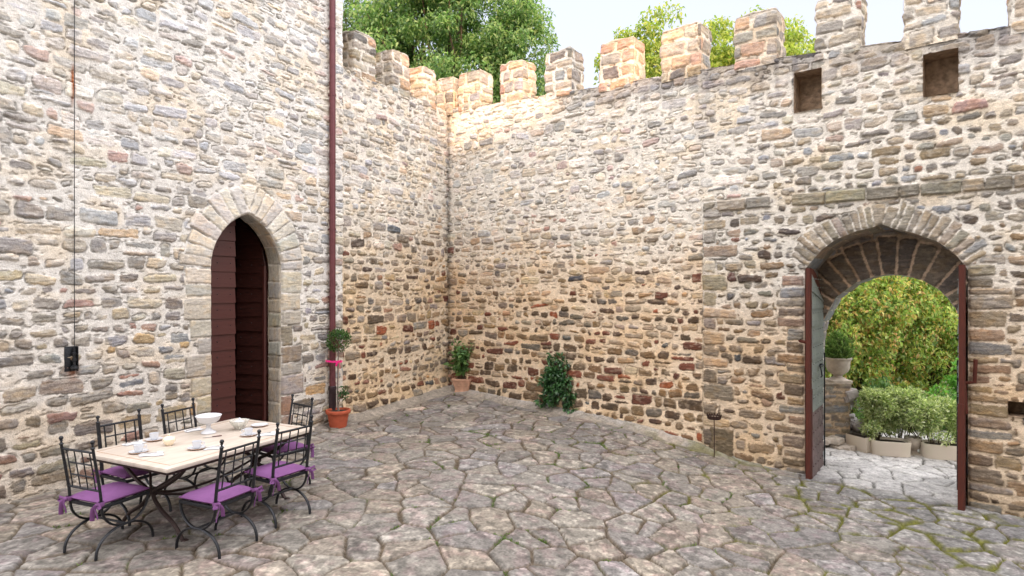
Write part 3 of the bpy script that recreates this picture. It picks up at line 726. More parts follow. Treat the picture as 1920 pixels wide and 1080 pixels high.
# recess of the gate
RB = .8
jl = [(GL, z) for z in np.arange(-.7, 2.4, .25)]; jr = [(GR, z) for z in np.arange(2.4, -.8, -.25)]
M_SOFF = M_STONE
rel(strip_patch("gate_reveal", jl+fr+jr, RB+.02, B0, dB, nB, PAL_GREY, M_SOFF, wallB, 7, reveal_blocks(.12, .22, (2, 3)), MORT_LOW*.8, .016, kcol=.85), wallB)
rear_px = [(1534, 640), (1543, 602), (1567, 558), (1605, 530), (1640, 518), (1667, 514), (1700, 517), (1733, 527), (1758, 541), (1778, 558), (1798, 588), (1806, 612)]
rp = [atB(x, y, RB) for x, y in rear_px]; rl, rr_ = rp[0][0], rp[-1][0]
rear_poly = [(rl, -.9)]+rp+[(rr_, -.9)]
rng = np.random.RandomState(77)
f = Field(GL-.06, GR+.06, -.75, 3.35, .0128, .016, 12)
voussoirs(f, rp, 17, .52, rng, [((120, 108, 96), 3), ((108, 98, 90), 3), ((130, 118, 102), 2)], .034, centre=((rl+rr_)/2, 1.5), warp=.8, rough=.7, dvar=.12, kcol=.8, rnd=.014)
f.close()
for q in rubble(GL-.1, GR+.1, -.8, 3.4, rng, .17, .03): f.add(q, pick(PAL_GREY, rng), .004, .8)
H, C = f.finish(MORT_LOW*np.array([.95, .9, .92]), 1, .006)
Dr = in_poly_d(f.X, f.Z, rear_poly); keep, X, Z, bd = cut(f, Dr)
H = np.where(bd, 0, H)
rel(grid_obj("inner_arch", wallP(B0-nB*RB, dB, nB, X, Z, H), C, keep, M_STONE, wallB, label="inner arch of dark radial stones and pink mortar"), wallB)
rel(strip_patch("gate_passage", [(rl, z) for z in np.arange(-.7, rp[0][1]-.1, .25)]+rp+[(rr_, z) for z in np.arange(rp[-1][1]-.1, -.8, -.25)], .46, B0, dB, nB, [((160, 162, 166), 2), ((150, 146, 140), 2)], M_STONE, wallB, 8, reveal_blocks(.14, .28, (1, 2)), MORT_TOP, .016, back=RB), wallB)
back_face(wallB, B0, dB, nB, -.5, 10.7, -.9, 6.3, 1.25, rear_poly, topB)
# merlons (front face pixels, peak y); the last three run above the frame
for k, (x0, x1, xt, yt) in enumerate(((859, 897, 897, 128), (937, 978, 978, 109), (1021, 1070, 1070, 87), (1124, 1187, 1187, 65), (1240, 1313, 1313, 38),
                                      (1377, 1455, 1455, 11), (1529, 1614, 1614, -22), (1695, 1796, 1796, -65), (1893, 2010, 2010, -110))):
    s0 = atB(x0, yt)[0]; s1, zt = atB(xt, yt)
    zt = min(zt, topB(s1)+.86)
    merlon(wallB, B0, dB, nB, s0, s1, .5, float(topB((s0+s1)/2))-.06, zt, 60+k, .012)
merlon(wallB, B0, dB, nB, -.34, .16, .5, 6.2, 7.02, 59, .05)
# ================================================================== paving
def paving():
    res = .0155; x0, x1, y0, y1 = -6.6, 10.2, 3.0, 14.0
    nx = int((x1-x0)/res)+1; ny = int((y1-y0)/res)+1
    X, Y = np.meshgrid(np.linspace(x0, x1, nx), np.linspace(y0, y1, ny))
    dAo = (X-A0[0])*nA[0]+(Y-A0[1])*nA[1]; dBo = (X-B0[0])*nB[0]+(Y-B0[1])*nB[1]
    sB = (X-B0[0])*dB[0]+(Y-B0[1])*dB[1]; sA = (X-A0[0])*dA[0]+(Y-A0[1])*dA[1]
    okv = (dAo > -.5) & ((dBo > -.35) | ((dBo > -6.5) & (sB > GL-2.6) & (sB < GR+2.4)))
    # lattice of jittered stone centres, in axes turned so that slabs run gently across the court
    ca, sa = math.cos(.18), math.sin(.18); U = X*ca+Y*sa; V = -X*sa+Y*ca
    wU = U+.10*(fbm(X/.5, Y/.5, 2, 1)-.5)+.016*(fbm(X/.09, Y/.09, 2, 2)-.5); wV = V+.10*(fbm(X/.5, Y/.5, 2, 4)-.5)+.016*(fbm(X/.09, Y/.09, 2, 5)-.5)
    cu, cv = .43, .34; iu = np.floor(wU/cu).astype(int); iv = np.floor(wV/cv).astype(int)
    rs = np.random.RandomState(4); T = rs.rand(128, 128, 8); J = .97
    grp = np.arange(128*128).reshape(128, 128)
    for _ in range(1500):
        a, b = rs.randint(0, 127, 2); da, db = ((1, 0), (0, 1), (1, 1), (1, 0))[rs.randint(4)]
        if grp[a, b] == a*128+b and grp[a+da, b+db] == (a+da)*128+b+db: grp[a+da, b+db] = grp[a, b]
    best = np.full(X.shape, 1e9); bu = np.zeros(X.shape); bv = np.zeros(X.shape); bg = np.zeros(X.shape, int)
    def cell(i, j):
        a, b = i % 128, j % 128; return (i+.5+J*(T[a, b, 0]-.5))*cu, (j+.5+J*(T[a, b, 1]-.5))*cv, grp[a, b]
    for i in range(-2, 3):
        for j in range(-2, 3):
            pu, pv, g = cell(iu+i, iv+j); d = (wU-pu)**2+(wV-pv)**2; w = d < best
            best[w] = d[w]; bu[w] = pu[w]; bv[w] = pv[w]; bg[w] = g[w]
    E = np.full(X.shape, 1.)
    for i in range(-2, 3):
        for j in range(-2, 3):
            pu, pv, g = cell(iu+i, iv+j); du, dv = pu-bu, pv-bv; L = np.sqrt(du*du+dv*dv)
            ok = (g != bg) & (L > 1e-6); e = np.where(ok, (((pu+bu)/2-wU)*du+((pv+bv)/2-wV)*dv)/np.maximum(L, 1e-6), 1.); E = np.minimum(E, e)
    G = bg; ga, gb = G//128, G % 128; R = lambda k: T[ga, gb, k]
    fine = fbm(X/.03, Y/.03, 3, 3); med = fbm(X/.12, Y/.12, 3, 4); big = fbm(X/.9, Y/.9, 3, 5); vb = fbm(X/3, Y/3, 2, 6)
    gapw = .007+.010*sstep(.5, .8, fbm(X/.6, Y/.6, 2, 9))+.010*(R(5) > .85)
    e2 = E-gapw+.010*(med-.5)+.006*(fine-.5)
    st = sstep(-.003, .005, e2); rnd_ = sstep(-.002, .010, e2)
    cu_, cv_ = bu, bv
    H = rnd_*(.014+.010*R(2)+(R(3)-.5)*.035*(U-cu_)+(R(4)-.68)*.06*(V-cv_)+.006*(med-.5)+.004*(fine-.5)+.005*sstep(.5, .6, fbm(X/.2, Y/.14, 3, 12)))-(1-rnd_)*.004+(1-st)*(-.008+.010*(fine-.5))
    pal = np.array([lin(*c) for c in ((146, 138, 130), (134, 127, 124), (152, 144, 136), (156, 142, 126), (140, 134, 134), (160, 150, 138), (130, 122, 116), (150, 136, 122))])
    base = pal[(R(6)*8).astype(int) % 8]*(.88+.24*R(7))[..., None]*.70*np.array([.955, 1.0, 1.0])
    rare = (T[(ga+9) % 128, gb, 5] > .997)[..., None]; base = base*.6+base.mean((0, 1))*.4; base = np.where(rare, np.array(lin(186, 172, 156))*.8, base)
    dk = sstep(.50, .66, fbm(X/.10, Y/.08, 4, 14))[..., None]; lt = sstep(.58, .74, fbm(X/.055, Y/.055, 3, 15)+.22*(R(5)-.5))[..., None]
    sp = sstep(.70, .78, fbm(X/.02, Y/.02, 2, 17))[..., None]; pur = sstep(.5, .7, med)[..., None]
    C = base*(1-dk*.34)*(1+lt*.62)*(1-sp*.25)*(1+pur*(np.array([1.03, .95, .98])-1)*1.2)*(.84+.32*fine[..., None])*(.88+.24*big[..., None])
    # right-hand side slabs are greyer and smoother
    rgt = sstep(3.0, 5.0, X+.6*(big-.5))[..., None]; C = C*(1-rgt)+(C*.45+C.mean(-1, keepdims=True)*np.array([.99, 1.0, 1.01])*.5)*rgt
    edge = (sstep(.016, .002, e2)*sstep(.35, .55, fbm(X/.3, Y/.3, 2, 19)))[..., None]*.7; C = C*(1-edge)+np.array(lin(122, 104, 84))*.6*edge
    dirt = np.array(lin(108, 94, 76))*.55; moss = np.array(lin(112, 112, 38))*.62; grass = np.array(lin(98, 118, 62))*.6
    mossk = sstep(.44, .58, fbm(X/.35, Y/.35, 3, 20)+.22*sstep(1.5, 5., X)-.12*sstep(1.5, -2, X))*sstep(.4, 2.6, X+.3*(Y-8))
    gr = sstep(.62, .74, fbm(X/.28, Y/.28, 3, 22))*(1-sstep(2, 4, X))
    gc = dirt*(.6+.8*fine)[..., None]; gc = gc*(1-mossk[..., None])+moss*.85*(.7+.6*fine)[..., None]*mossk[..., None]; gc = gc*(1-gr[..., None]*.7)+grass*gr[..., None]*.7
    over = sstep(.6, .75, fbm(X/.22, Y/.22, 3, 25)+.12*sstep(3, 5, X))*mossk*sstep(.06, .0, e2); st2 = st*(1-over*.85)
    C = C*st2[..., None]+gc*(1-st2[..., None]); H = H*(1-over*.3)+.004*over
    # pale mortar fillet along the foot of the side wall and of the long wall up to the gate bay
    n1 = .07*(fbm(X/.25, Y/.25, 3, 30)-.5)
    fa = sstep(.40, .34, dAo+n1*2)*sstep(4.6, 5.0, sA); fb = sstep(.33, .27, dBo+n1*2)*sstep(SX+1.6, SX-.3, sB)*.9
    fl = np.maximum(fa, fb)*(dBo > -.3); fc = np.array(lin(196, 184, 168))*.55*(.7+.5*med[..., None]); C = C*(1-fl[..., None]*.85)+fc*fl[..., None]*.85
    H = H*(1-fl)+fl*(.015+.10*np.maximum(sstep(.34, .0, dAo)*fa, sstep(.26, .0, dBo)*fb)+.012*(med-.5))
    # moss and damp at the foot of the long wall
    mw = sstep(.55, .2, dBo+1.2*n1)*sstep(SX-1.5, SX, sB)*sstep(.42, .6, fbm(X/.2, Y/.2, 2, 33))*(dBo > -.05)*((sB < GL-.1) | (sB > GR+.05)); C = C*(1-mw[..., None]*.6)+moss*mw[..., None]*.6
    # slabs outside the gate: sunlight reflections painted in as a paler colour
    out = sstep(.25, -.25, dBo+.3*(med-.5))[..., None]; pale = (C*.25+np.array(lin(210, 207, 204))*.62*(.72+.5*med[..., None])*(.85+.3*R(7)[..., None])); pale = pale*(.35+.65*st[..., None]); C = C*(1-out)+pale*out
    Z = gz(X, Y)+H*1.0
    P = np.stack([X, Y, Z], -1); k = okv[:-1, :-1] & okv[1:, 1:]
    grid_obj("courtyard_paving", P, np.clip(C, .004, .8), k, M_PAVE, None, kind="structure")
    return X, Y, E, gapw, mossk, gr
PV = paving()
# the land outside
def land():
    n = 90; r = np.r_[np.linspace(0, 30, 40), np.geomspace(31, 900, 20)]; a = np.linspace(0, 2*np.pi, 73)
    R_, A_ = np.meshgrid(r, a); X = R_*np.cos(A_)+2; Y = R_*np.sin(A_)+5
    Z = -.95+0*X-.02*np.clip(R_-14, 0, 60)+.4*(fbm(X/9, Y/9, 3, 2)-.5)*sstep(16, 30, R_)
    C = np.array([.06, .075, .03])*(.6+.8*fbm(X/3, Y/3, 3, 7)[..., None])
    grid_obj("ground", np.stack([X, Y, Z], -1), C, np.ones((72, 59), bool), masonry_mat("earth and grass", fine=30, coarse=5, bump=.8, var=.4), None, kind="structure")
land()
# the rest of the courtyard behind the camera: plain paved terrace level with the slabs
m = MB(); m.box((-14, -8, -.4), (14, 2.995, -.06)); 
m.build("courtyard_terrace", plain_mat("terrace slabs", lin(140, 134, 128), .9, 0, .3, 4, .5, .02), None, kind="structure")

# small grass and weed tufts between the slabs
def weeds():
    X, Y, E, gapw, mk, gr = PV; rng = np.random.RandomState(9)
    dB_ = (X-B0[0])*nB[0]+(Y-B0[1])*nB[1]; dA_ = (X-A0[0])*nA[0]+(Y-A0[1])*nA[1]
    c = np.argwhere((E < gapw*.8) & (gr > .5) & (dB_ > .1) & (dA_ > .05) & (Y > 4.2)); c = c[rng.choice(len(c), min(len(c), 420), False)]
    p = np.array([(X[i, j], Y[i, j], float(gz(X[i, j], Y[i, j]))) for i, j in c]); P = np.repeat(p, 7, 0)+rng.normal(0, .012, (len(p)*7, 3))*np.array([1, 1, 0])
    d = np.zeros((len(P), 3)); d[:, 2] = .9
    leaf_cloud("grass", P, .035, [(.10, .17, .05), (.14, .20, .06), (.16, .19, .07)], M_LEAF, None, rng, 0, 4, d, kind="stuff", label="small grass blades growing in the joints of the paving", cat="grass")
weeds()

# ================================================================== house added unseen behind the camera, its roofline shaped to shade the walls
def shade_house():
    t = thing("stone_shade_house", "stone house with two towers, unseen, added to shade the walls", "shade_house", (0, -10, 0))
    ms = plain_mat("house stone", lin(190, 176, 156), .95, 0, .25, 6, .6, .03); mr = plain_mat("roof tiles", lin(150, 96, 72), .9, 0, .3, 8, .6, .03)
    wH, tH = 12.1, 16.0
    m = MB(); m.box((-9.9, 2, -.4), (.1, -6, tH)); m.build("shade_tower", ms, t)
    m = MB(); m._add([(x, y, z) for x, zt in ((.1, 13.25), (1.15, 13.2), (1.151, 12.4), (6.15, 11.75)) for y in (2, -6) for z in (-.4, zt)], [f_ for k in (0, 4, 8) for f_ in ((k, k+4, k+5, k+1), (k+2, k+3, k+7, k+6), (k+1, k+5, k+7, k+3))]+[(0, 1, 3, 2), (12, 14, 15, 13)], None, False); m.build("shade_wing", ms, t, flat=True)  # stepped, sloping roofline shaped to set the shadow edge on the walls
    m = MB(); m.box((6.15, 2, -.4), (15, -6, tH)); m.build("shade_tower", ms, t)
    m = MB(); m.box((3.35, 1.9, wH-.3), (3.95, 1.2, wH+2.2)); m.build("shade_chimney", ms, t)  # out of view, added to keep one merlon in shade
    for i, x in enumerate((-6, -3, 2.0, 8.5, 11.5)):
        w = MB(); w.box((x-.55, 1.95, 4.6), (x+.55, 2.03, 6.3), .01); fr_ = w.build("window", plain_mat("dark glass", (.02, .02, .025), .1), t)
        w = MB(); 
        for (a, b) in (((x-.62, 2.0, 4.5), (x+.62, 2.12, 4.6)), ((x-.03, 2.02, 4.6), (x+.03, 2.06, 6.3)), ((x-.55, 2.02, 5.4), (x+.55, 2.055, 5.46))): w.box(a, b, .005)
        w.build("window_frame", plain_mat("window wood", lin(90, 60, 45), .6), fr_)
    for (a, b, z) in ((-9.9, .1, tH), (6.15, 15, tH)):
        w = MB(); w._add([(a-.2, 2.2, z), (b+.2, 2.2, z), (b+.2, -6.2, z), (a-.2, -6.2, z), ((a+b)/2, -2, z+1.4)], [(0, 1, 4), (1, 2, 4), (2, 3, 4), (3, 0, 4), (0, 3, 2, 1)], None, False); w.build("roof", mr, t, flat=True)
shade_house()
# ================================================================== gate leaves
M_GWOOD = plain_mat("weathered red brown wood", lin(108, 50, 34), .7, 0, .4, 10, .5, .008, .3, col2=lin(70, 34, 26), stretch=(5, 5, .6))
M_PLATE = plain_mat("grey green metal sheet", lin(150, 156, 148), .6, .2, .22, 7, .3, .01, .4, col2=lin(120, 126, 122))
M_PLATEL = plain_mat("reddish grey metal sheet", lin(140, 118, 116), .6, .2, .22, 7, .3, .01, .4, col2=lin(92, 80, 76))
def gate_leaf(s_h, sgn, L, dirxy, zb, label):
    """hinge at the inner arch; sgn +1: passage face looks toward +dB"""
    t = wallB; base = B0+dB*s_h-nB*(RB-.02); hg = Vector((base[0], base[1], 0)); dv = Vector((dirxy[0], dirxy[1], 0)).normalized()
    nn = Vector((dv.y, -dv.x, 0));
    if nn.dot(v3(dB))*sgn < 0: nn = -nn
    zt = lambda x: 2.62-.50*max(0, 1-x/L)**2.2; pk = 5; rr = random.Random(int(s_h*10))
    leaf = None; m = MB()
    for k in range(pk):                                # vertical boards
        xa, xb = L*k/pk+.003, L*(k+1)/pk-.003; tj = rr.uniform(-.004, .004)
        V = []
        for o in (.022+tj, -.028+tj):
            V += [hg+dv*xa+nn*o+Vector((0, 0, zb)), hg+dv*xb+nn*o+Vector((0, 0, zb)), hg+dv*xb+nn*o+Vector((0, 0, zt(xb))), hg+dv*xa+nn*o+Vector((0, 0, zt(xa)))]
        m._add(V, [(0, 1, 2, 3), (4, 7, 6, 5), (0, 4, 5, 1), (1, 5, 6, 2), (2, 6, 7, 3), (3, 7, 4, 0)], None, False)
    leaf = rel(m.build("gate_leaf", M_GWOOD, t, flat=True, label=label), t)
    m = MB(); V = []                                   # free-edge stile, two uneven lengths like the real one
    m.tube([hg+dv*(L+.012)+Vector((0, 0, zb-.01)), hg+dv*(L+.012)+Vector((0, 0, .9))], .03, 4, flat=(.05, .04))
    m.tube([hg+dv*(L+.004)+nn*-.006+Vector((0, 0, .9)), hg+dv*(L+.004)-nn*.006+Vector((0, 0, zt(L)))], .03, 4, flat=(.044, .032))
    m.build("stile", M_GWOOD, leaf)
    z = zb+.03; k = 0                                  # lapped sheets with studs
    while z < 2.45:
        h = .245; x1 = L-.03; V = []; j = rr.uniform(-.006, .006)
        for (x, o1, o2) in ((.03, .030, .024), (x1, .032, .024)):
            top = min(z+h, zt(x)-.02); bot = min(z, zt(x)-.03)
            V += [hg+dv*x+nn*(o1+.012)+Vector((0, 0, bot+j)), hg+dv*x+nn*o2+Vector((0, 0, top+.02)), hg+dv*x+nn*.02+Vector((0, 0, bot+j)), hg+dv*x+nn*.02+Vector((0, 0, top+.02))]
        p = MB(); p._add(V, [(0, 4, 5, 1), (2, 3, 7, 6), (0, 2, 6, 4), (1, 5, 7, 3), (0, 1, 3, 2), (4, 6, 7, 5)], None, False)
        for sx in (.12, .32, .52, .72, .9):
            for sz in (.25, .75):
                q = hg+dv*(x1*sx)+nn*.036+Vector((0, 0, z+h*sz)); p.ball(q, .011, 3)
        p.build("metal_plate", M_PLATE if z > .5 else M_PLATEL, leaf); z += h; k += 1
    m = MB(); m.tube([hg+dv*.10+nn*.06+Vector((0, 0, zb+.05)), hg+dv*.10+nn*.06+Vector((0, 0, 1.35))], .011, 6); m.build("drop_bolt", M_IRON, leaf)
    if sgn > 0:
        m = MB(); c = hg+dv*.42+nn*.075+Vector((0, 0, 1.18)); m.tube([c-dv*.14, c, c+dv*.14], .013, 6); m.tube([c+dv*.1, c+dv*.1-Vector((0, 0, .13))+nn*.02, c+dv*.04-Vector((0, 0, .16))], .01, 6)
        m.ball(c-dv*.1-nn*.02, .03, 5); m.build("latch", M_IRON, leaf)
    m = MB(); zc = (1.55, 1.15)[sgn < 0]; b0 = hg+dv*(L-.06)-nn*.03+Vector((0, 0, zc)); 
    m.tube([b0, b0-nn*.10+Vector((0, 0, .02)), b0-nn*.11+Vector((0, 0, .30 if sgn < 0 else .04))], .024, 5); m.tube([b0, b0-nn*.02-Vector((0, 0, .38))], .02, 5); m.build("bar_bracket", M_GWOOD, leaf)
    return leaf
dl = nB*math.cos(math.radians(2.2))+dB*math.sin(math.radians(2.2)); gate_leaf(GL+.06, 1, .95, dl, -.44, "left gate leaf, metal clad face toward the passage")
dr = nB*math.cos(math.radians(1))+dB*math.sin(math.radians(1)); gate_leaf(GR-.075, -1, .98, dr, -.47, "right gate leaf seen edge-on")

# ================================================================== downpipe and wall cable
def downpipe():
    s, _ = atA(615, 500); p0 = PA(s, 0, .11); t = thing("drainpipe", "dark red brown metal drainpipe running down the facade behind the small round tree", "drainpipe", p0)
    mat = plain_mat("dark red painted metal", lin(104, 58, 62), .42, .3, .12, 14, .08, .002, .5)
    m = MB(); m.tube([(0, 0, .62), (0, 0, 3), (0, 0, 5.8), (0, 0, 8.6)], .052, 18); m.build("pipe", mat, t)
    m = MB(); m.lathe([(.061, .02), (.061, .60), (.066, .61), (.066, .66), (.058, .67)], 18); m.build("pipe_foot", plain_mat("dark cast iron", lin(66, 52, 56), .5, .4, .2, 20, .1, .002), t)
    for z in (1.05, 2.2, 3.35, 4.5, 5.65, 6.8):
        m = MB(); m.lathe([(.053, z-.018), (.058, z-.018), (.058, z+.018), (.053, z+.018)], 18); m.box((-.02-.09*nA[0], -.012-.09*nA[1], z-.012), (.02, .012, z+.012)); m.build("bracket", mat, t)
downpipe()
def cable():
    s, z1 = atA(134, 652); t = thing("wall_cable", "thin black cable running down the pale facade to a black pulley bracket", "cable", PA(s, z1, .07))
    m = MB(); m.tube([(0, 0, 0), (0, 0, 3), (0, 0, 7.3)], .0045, 6); m.build("cable", M_IRON, t)
    b = MB(); R = Matrix.Rotation(math.atan2(dA[1], dA[0]), 4, 'Z'); z0 = -.27
    b.box((-.085, .035, z0), (.035, .047, .02), .004, R); b.box((.028, -.02, z0), (.035, .034, .02), .002, R); b.build("backplate", M_IRON, t)
    c = MB(); c.lathe([(.012, .0), (.012, -.05), (.022, -.055), (.022, -.075), (.014, -.08), (.014, -.12), (.026, -.125), (.026, -.15), (.016, -.155), (.016, -.2), (.04, -.21), (.045, -.235), (.03, -.26), (.0, -.265)], 14); c.build("pulley_weight", M_IRON, t)
    h = MB(); h.tube([R@Vector((.0, .04, -.1)), (0, 0, -.1)], .008, 6); h.build("peg", M_IRON, t)
cable()

# ================================================================== pots and plants in the courtyard
M_TERRA = plain_mat("terracotta", lin(170, 84, 58), .8, 0, .14, 12, .2, .004, .3)
M_TERRAP = plain_mat("pale weathered terracotta", lin(186, 146, 122), .9, 0, .2, 14, .4, .006, .2)
M_SOIL = plain_mat("potting soil", (.03, .02, .013), .95, 0, .5, 60, 1, .02)
def fr2(o, z=.3): pass
def round_pot():
    g = ground(634, 801); t = thing("flower_pot", "round orange terracotta pot with a thick rim beside the drainpipe", "pot", g)
    m = MB(); m.lathe([(.0, 0), (.135, 0), (.14, .015), (.175, .235), (.198, .24), (.203, .25), (.206, .285), (.198, .298), (.18, .298), (.174, .285), (.17, .24)], 32); m.build("pot", M_TERRA, t)
    m = MB(); m.lathe([(.172, .262), (.08, .27), (.0, .272)], 20); m.build("soil", M_SOIL, t)
    # standard tree
    tr = thing("topiary_tree", "slim lollipop tree with a clipped round green head in the orange terracotta pot", "tree", (g.x, g.y, g.z+.27))
    top = at_depth(635, 640, g.y); dx = top.x-g.x; H = top.z-g.z-.27; rng = np.random.RandomState(3)
    m = MB(); m.tube([(0, 0, -.05), (-.01, 0, H*.3), (dx-.012, 0, H*.65), (dx, 0, H-.05), (dx, 0, H+.1)], [.013, .011, .010, .009, .005], 7); m.build("trunk", plain_mat("grey twig bark", lin(118, 104, 98), .8, 0, .3, 60, .3, .003), tr)
    m = MB()
    for k in range(46):
        d = rng.normal(size=3); d /= np.linalg.norm(d); m.tube([(dx, 0, H-.12), (dx+d[0]*.1, d[1]*.1, H+d[2]*.1), (dx+d[0]*.2, d[1]*.2, H+d[2]*.19)], [.005, .003, .0015], 4, False)
    m.build("twigs", plain_mat("dry twigs", lin(128, 100, 82), .8), tr)
    P = []
    while len(P) < 1500:
        p = rng.normal(size=3); p /= np.linalg.norm(p); r = rng.uniform(.4, 1)**.5
        q = p*r*np.array([.215, .215, .20])
        if q[2] < .03 and q[0] > -.02 and rng.rand() < .75: continue
        if fbm(q[0]/.07+5, q[2]/.07+q[1]/.07, 2, 4) < .40: continue
        P.append(q+np.array([dx, 0, H+.01]))
    leaf_cloud("crown", np.array(P), .036, [(.05, .12, .03), (.08, .16, .04), (.11, .19, .06), (.04, .09, .03)], M_LEAF, tr, rng, .0, 2.0)
    g2 = at_depth(643, 738, g.y); q = np.array([g2.x-g.x, 0, g2.z-g.z-.27]); P = q+rng.normal(size=(150, 3))*np.array([.04, .03, .05])
    leaf_cloud("side_shoot", P, .045, [(.04, .10, .03), (.05, .12, .05)], M_LEAF, tr, rng, -.2, 2.0, kind='stuff')
    s = MB(); s.tube([(0, 0, .1), (q[0]*.5, 0, q[2]*.8), (q[0], 0, q[2]+.05)], [.004, .003, .002], 4); s.build("shoot_stem", M_BARK, tr)
    c = MB(); c.tube([(.015, .01, -.2), (.004, .012, H*.85)], .005, 5); c.build("cane", plain_mat("pale cane", lin(190, 170, 150), .7), tr)
    # ribbon that ties it to the pipe
    a = at_depth(612, 678, g.y-.12); b = at_depth(636, 678, g.y-.03); rt = thing("ribbon", "bright pink ribbon tying the slim tree to the drainpipe", "ribbon", b)
    pk = plain_mat("pink ribbon", lin(232, 40, 130), .5, 0, .1, 30, .1, .002, .4)
    def band(pts, w, name):
        m = MB(); V = []
        for p in pts: V += [Vector(p)+Vector((0, 0, w)), Vector(p)-Vector((0, 0, w))]
        n_ = len(pts); V2 = [v+Vector((0, .004, 0)) for v in V]; Fc = []
        for i in range(n_-1): Fc += [(2*i, 2*i+2, 2*i+3, 2*i+1), (2*n_+2*i, 2*n_+2*i+1, 2*n_+2*i+3, 2*n_+2*i+2), (2*i, 2*n_+2*i, 2*n_+2*i+2, 2*i+2), (2*i+1, 2*i+3, 2*n_+2*i+3, 2*n_+2*i+1)]
        m._add(V+V2, Fc); return m.build(name, pk, rt)
    av = a-b; band([tuple(av+Vector((-.045, .16, .0))), tuple(av+Vector((-.035, .06, .002))), tuple(av+Vector((.0, .02, .006))), tuple(av*.5+Vector((0, 0, -.004))), (0, 0, .004), (.035, .02, 0), (.02, .06, .002)], .016, "band")
    for (x0, x1, dz) in ((-.03, -.045, -.075), (.01, .022, -.115)):
        band2 = MB(); band2.tube([(0, -.01, 0), (x0*.6+x1*.3, -.03, dz*.3), (x1, -.02, dz)], .01, 6, flat=(.016, .003)); band2.build("ribbon_tail", pk, rt)
    lp = MB(); lp.tube([(0, -.01, 0), (.04, -.03, .02), (.062, -.02, 0.004), (.04, -.02, -.018), (0, -.01, 0)], .01, 6, flat=(.013, .003)); lp.build("loop", pk, rt)
round_pot()

def square_pot():
    g = ground(870, 735); g.y -= .05; rng = np.random.RandomState(8)
    t = thing("square_pot", "pale square terracotta planter in the corner of the courtyard", "pot", g, math.radians(30))
    m = MB(); n = 4
    prof = [(.17, 0), (.185, .02), (.185, .05), (.175, .06), (.19, .13), (.19, .15), (.20, .16), (.235, .285), (.25, .29), (.25, .33), (.215, .33), (.20, .29)]
    m.lathe([(r*1.18, z*.95) for r, z in prof], 4); m.build("planter", M_TERRAP, t, flat=True)
    m = MB(); m.lathe([(.24, .27), (0, .28)], 4); m.build("soil", M_SOIL, t)
    tp = thing("pot_plant", "light green leafy hydrangea-like plant growing in the square corner planter", "plant", (g.x, g.y, g.z+.28))
    st = MB(); P = []; D = []
    for k in range(20):
        a = rng.uniform(0, 6.28); r = rng.uniform(.05, .32); h = rng.uniform(.3, .78); e = Vector((r*math.cos(a)-.03, r*math.sin(a)*.7-.05, h)); st.tube([(0, 0, -.05), (e.x*.35, e.y*.35, h*.5), e], [.008, .006, .004], 5, False)
        for q in range(26):
            f_ = rng.uniform(.35, 1.05); p = e*f_; P.append((p.x*f_+rng.normal(0, .03), p.y*f_+rng.normal(0, .03), p.z+rng.normal(0, .02))); an = rng.uniform(0, 6.28); D.append((math.cos(an), math.sin(an), .1))
    st.build("stems", M_BARK, tp)
    leaf_cloud("foliage", P, .13, [(.11, .21, .07), (.15, .26, .10), (.08, .16, .055), (.18, .29, .10)], M_LEAF, tp, rng, .1, 1.7, np.array(D))
    # second small pot behind and a saucer
    g3 = ground(848, 728); g3.y += .0; t3 = thing("flower_pot", "small plain pale clay pot half hidden behind the square planter", "pot", g3)
    m = MB(); m.lathe([(0, 0), (.12, 0), (.125, .02), (.16, .27), (.18, .275), (.18, .33), (.16, .33), (.15, .27), (.0, .26)], 20); m.build("pot", M_TERRAP, t3)
    cp = MB(); cs = []
    t5 = thing("climbing_plant", "thin pale climbing shoot against the corner joint above the square planter", "plant", (g3.x, g3.y+.05, g3.z+.27)); P = [(rng.normal(0, .05)+.0, rng.normal(0, .03), rng.uniform(.15, 1.15)) for k in range(95)]
    cp.tube([(0, 0, -.05), (.02, 0, .5), (-.02, 0, 1.15)], [.006, .005, .003], 5); cp.build("stem", M_BARK, t5)
    leaf_cloud("foliage", P, .075, [(.16, .24, .10), (.2, .28, .13)], M_LEAF, t5, rng, .2, 1.8)
    g4 = ground(893, 738); t4 = thing("clay_saucer", "small flat clay saucer with a seedling right of the square planter", "saucer", g4)
    m = MB(); m.lathe([(0, 0), (.11, 0), (.13, .03), (.12, .03), (.1, .012), (0, .012)], 20); m.build("saucer", M_TERRAP, t4)
    P = rng.normal(size=(60, 3))*np.array([.035, .03, .06])+np.array([0, 0, .12]); leaf_cloud("seedling", P, .05, [(.03, .06, .03), (.05, .08, .04)], M_LEAF, t4, rng, -.3, 2.2, kind='stuff')
    g6 = ground(831, 727); t6 = thing("ground_lamp", "small black box floodlight on the ground in the corner", "lamp", g6+Vector((0, 0, .0)), math.radians(-20)); m = MB(); bk = plain_mat("black plastic", (.02, .022, .03), .4, 0, .2)
    m.box((-.16, -.08, .03), (.16, .10, .27), .02); m.box((-.13, -.095, .06), (.13, -.08, .24), .01); m.build("housing", bk, t6); m = MB(); m.tube([(-.1, 0, .03), (-.1, 0, 0), (.1, 0, 0), (.1, 0, .03)], .012, 6); m.build("stand", bk, t6)
square_pot()

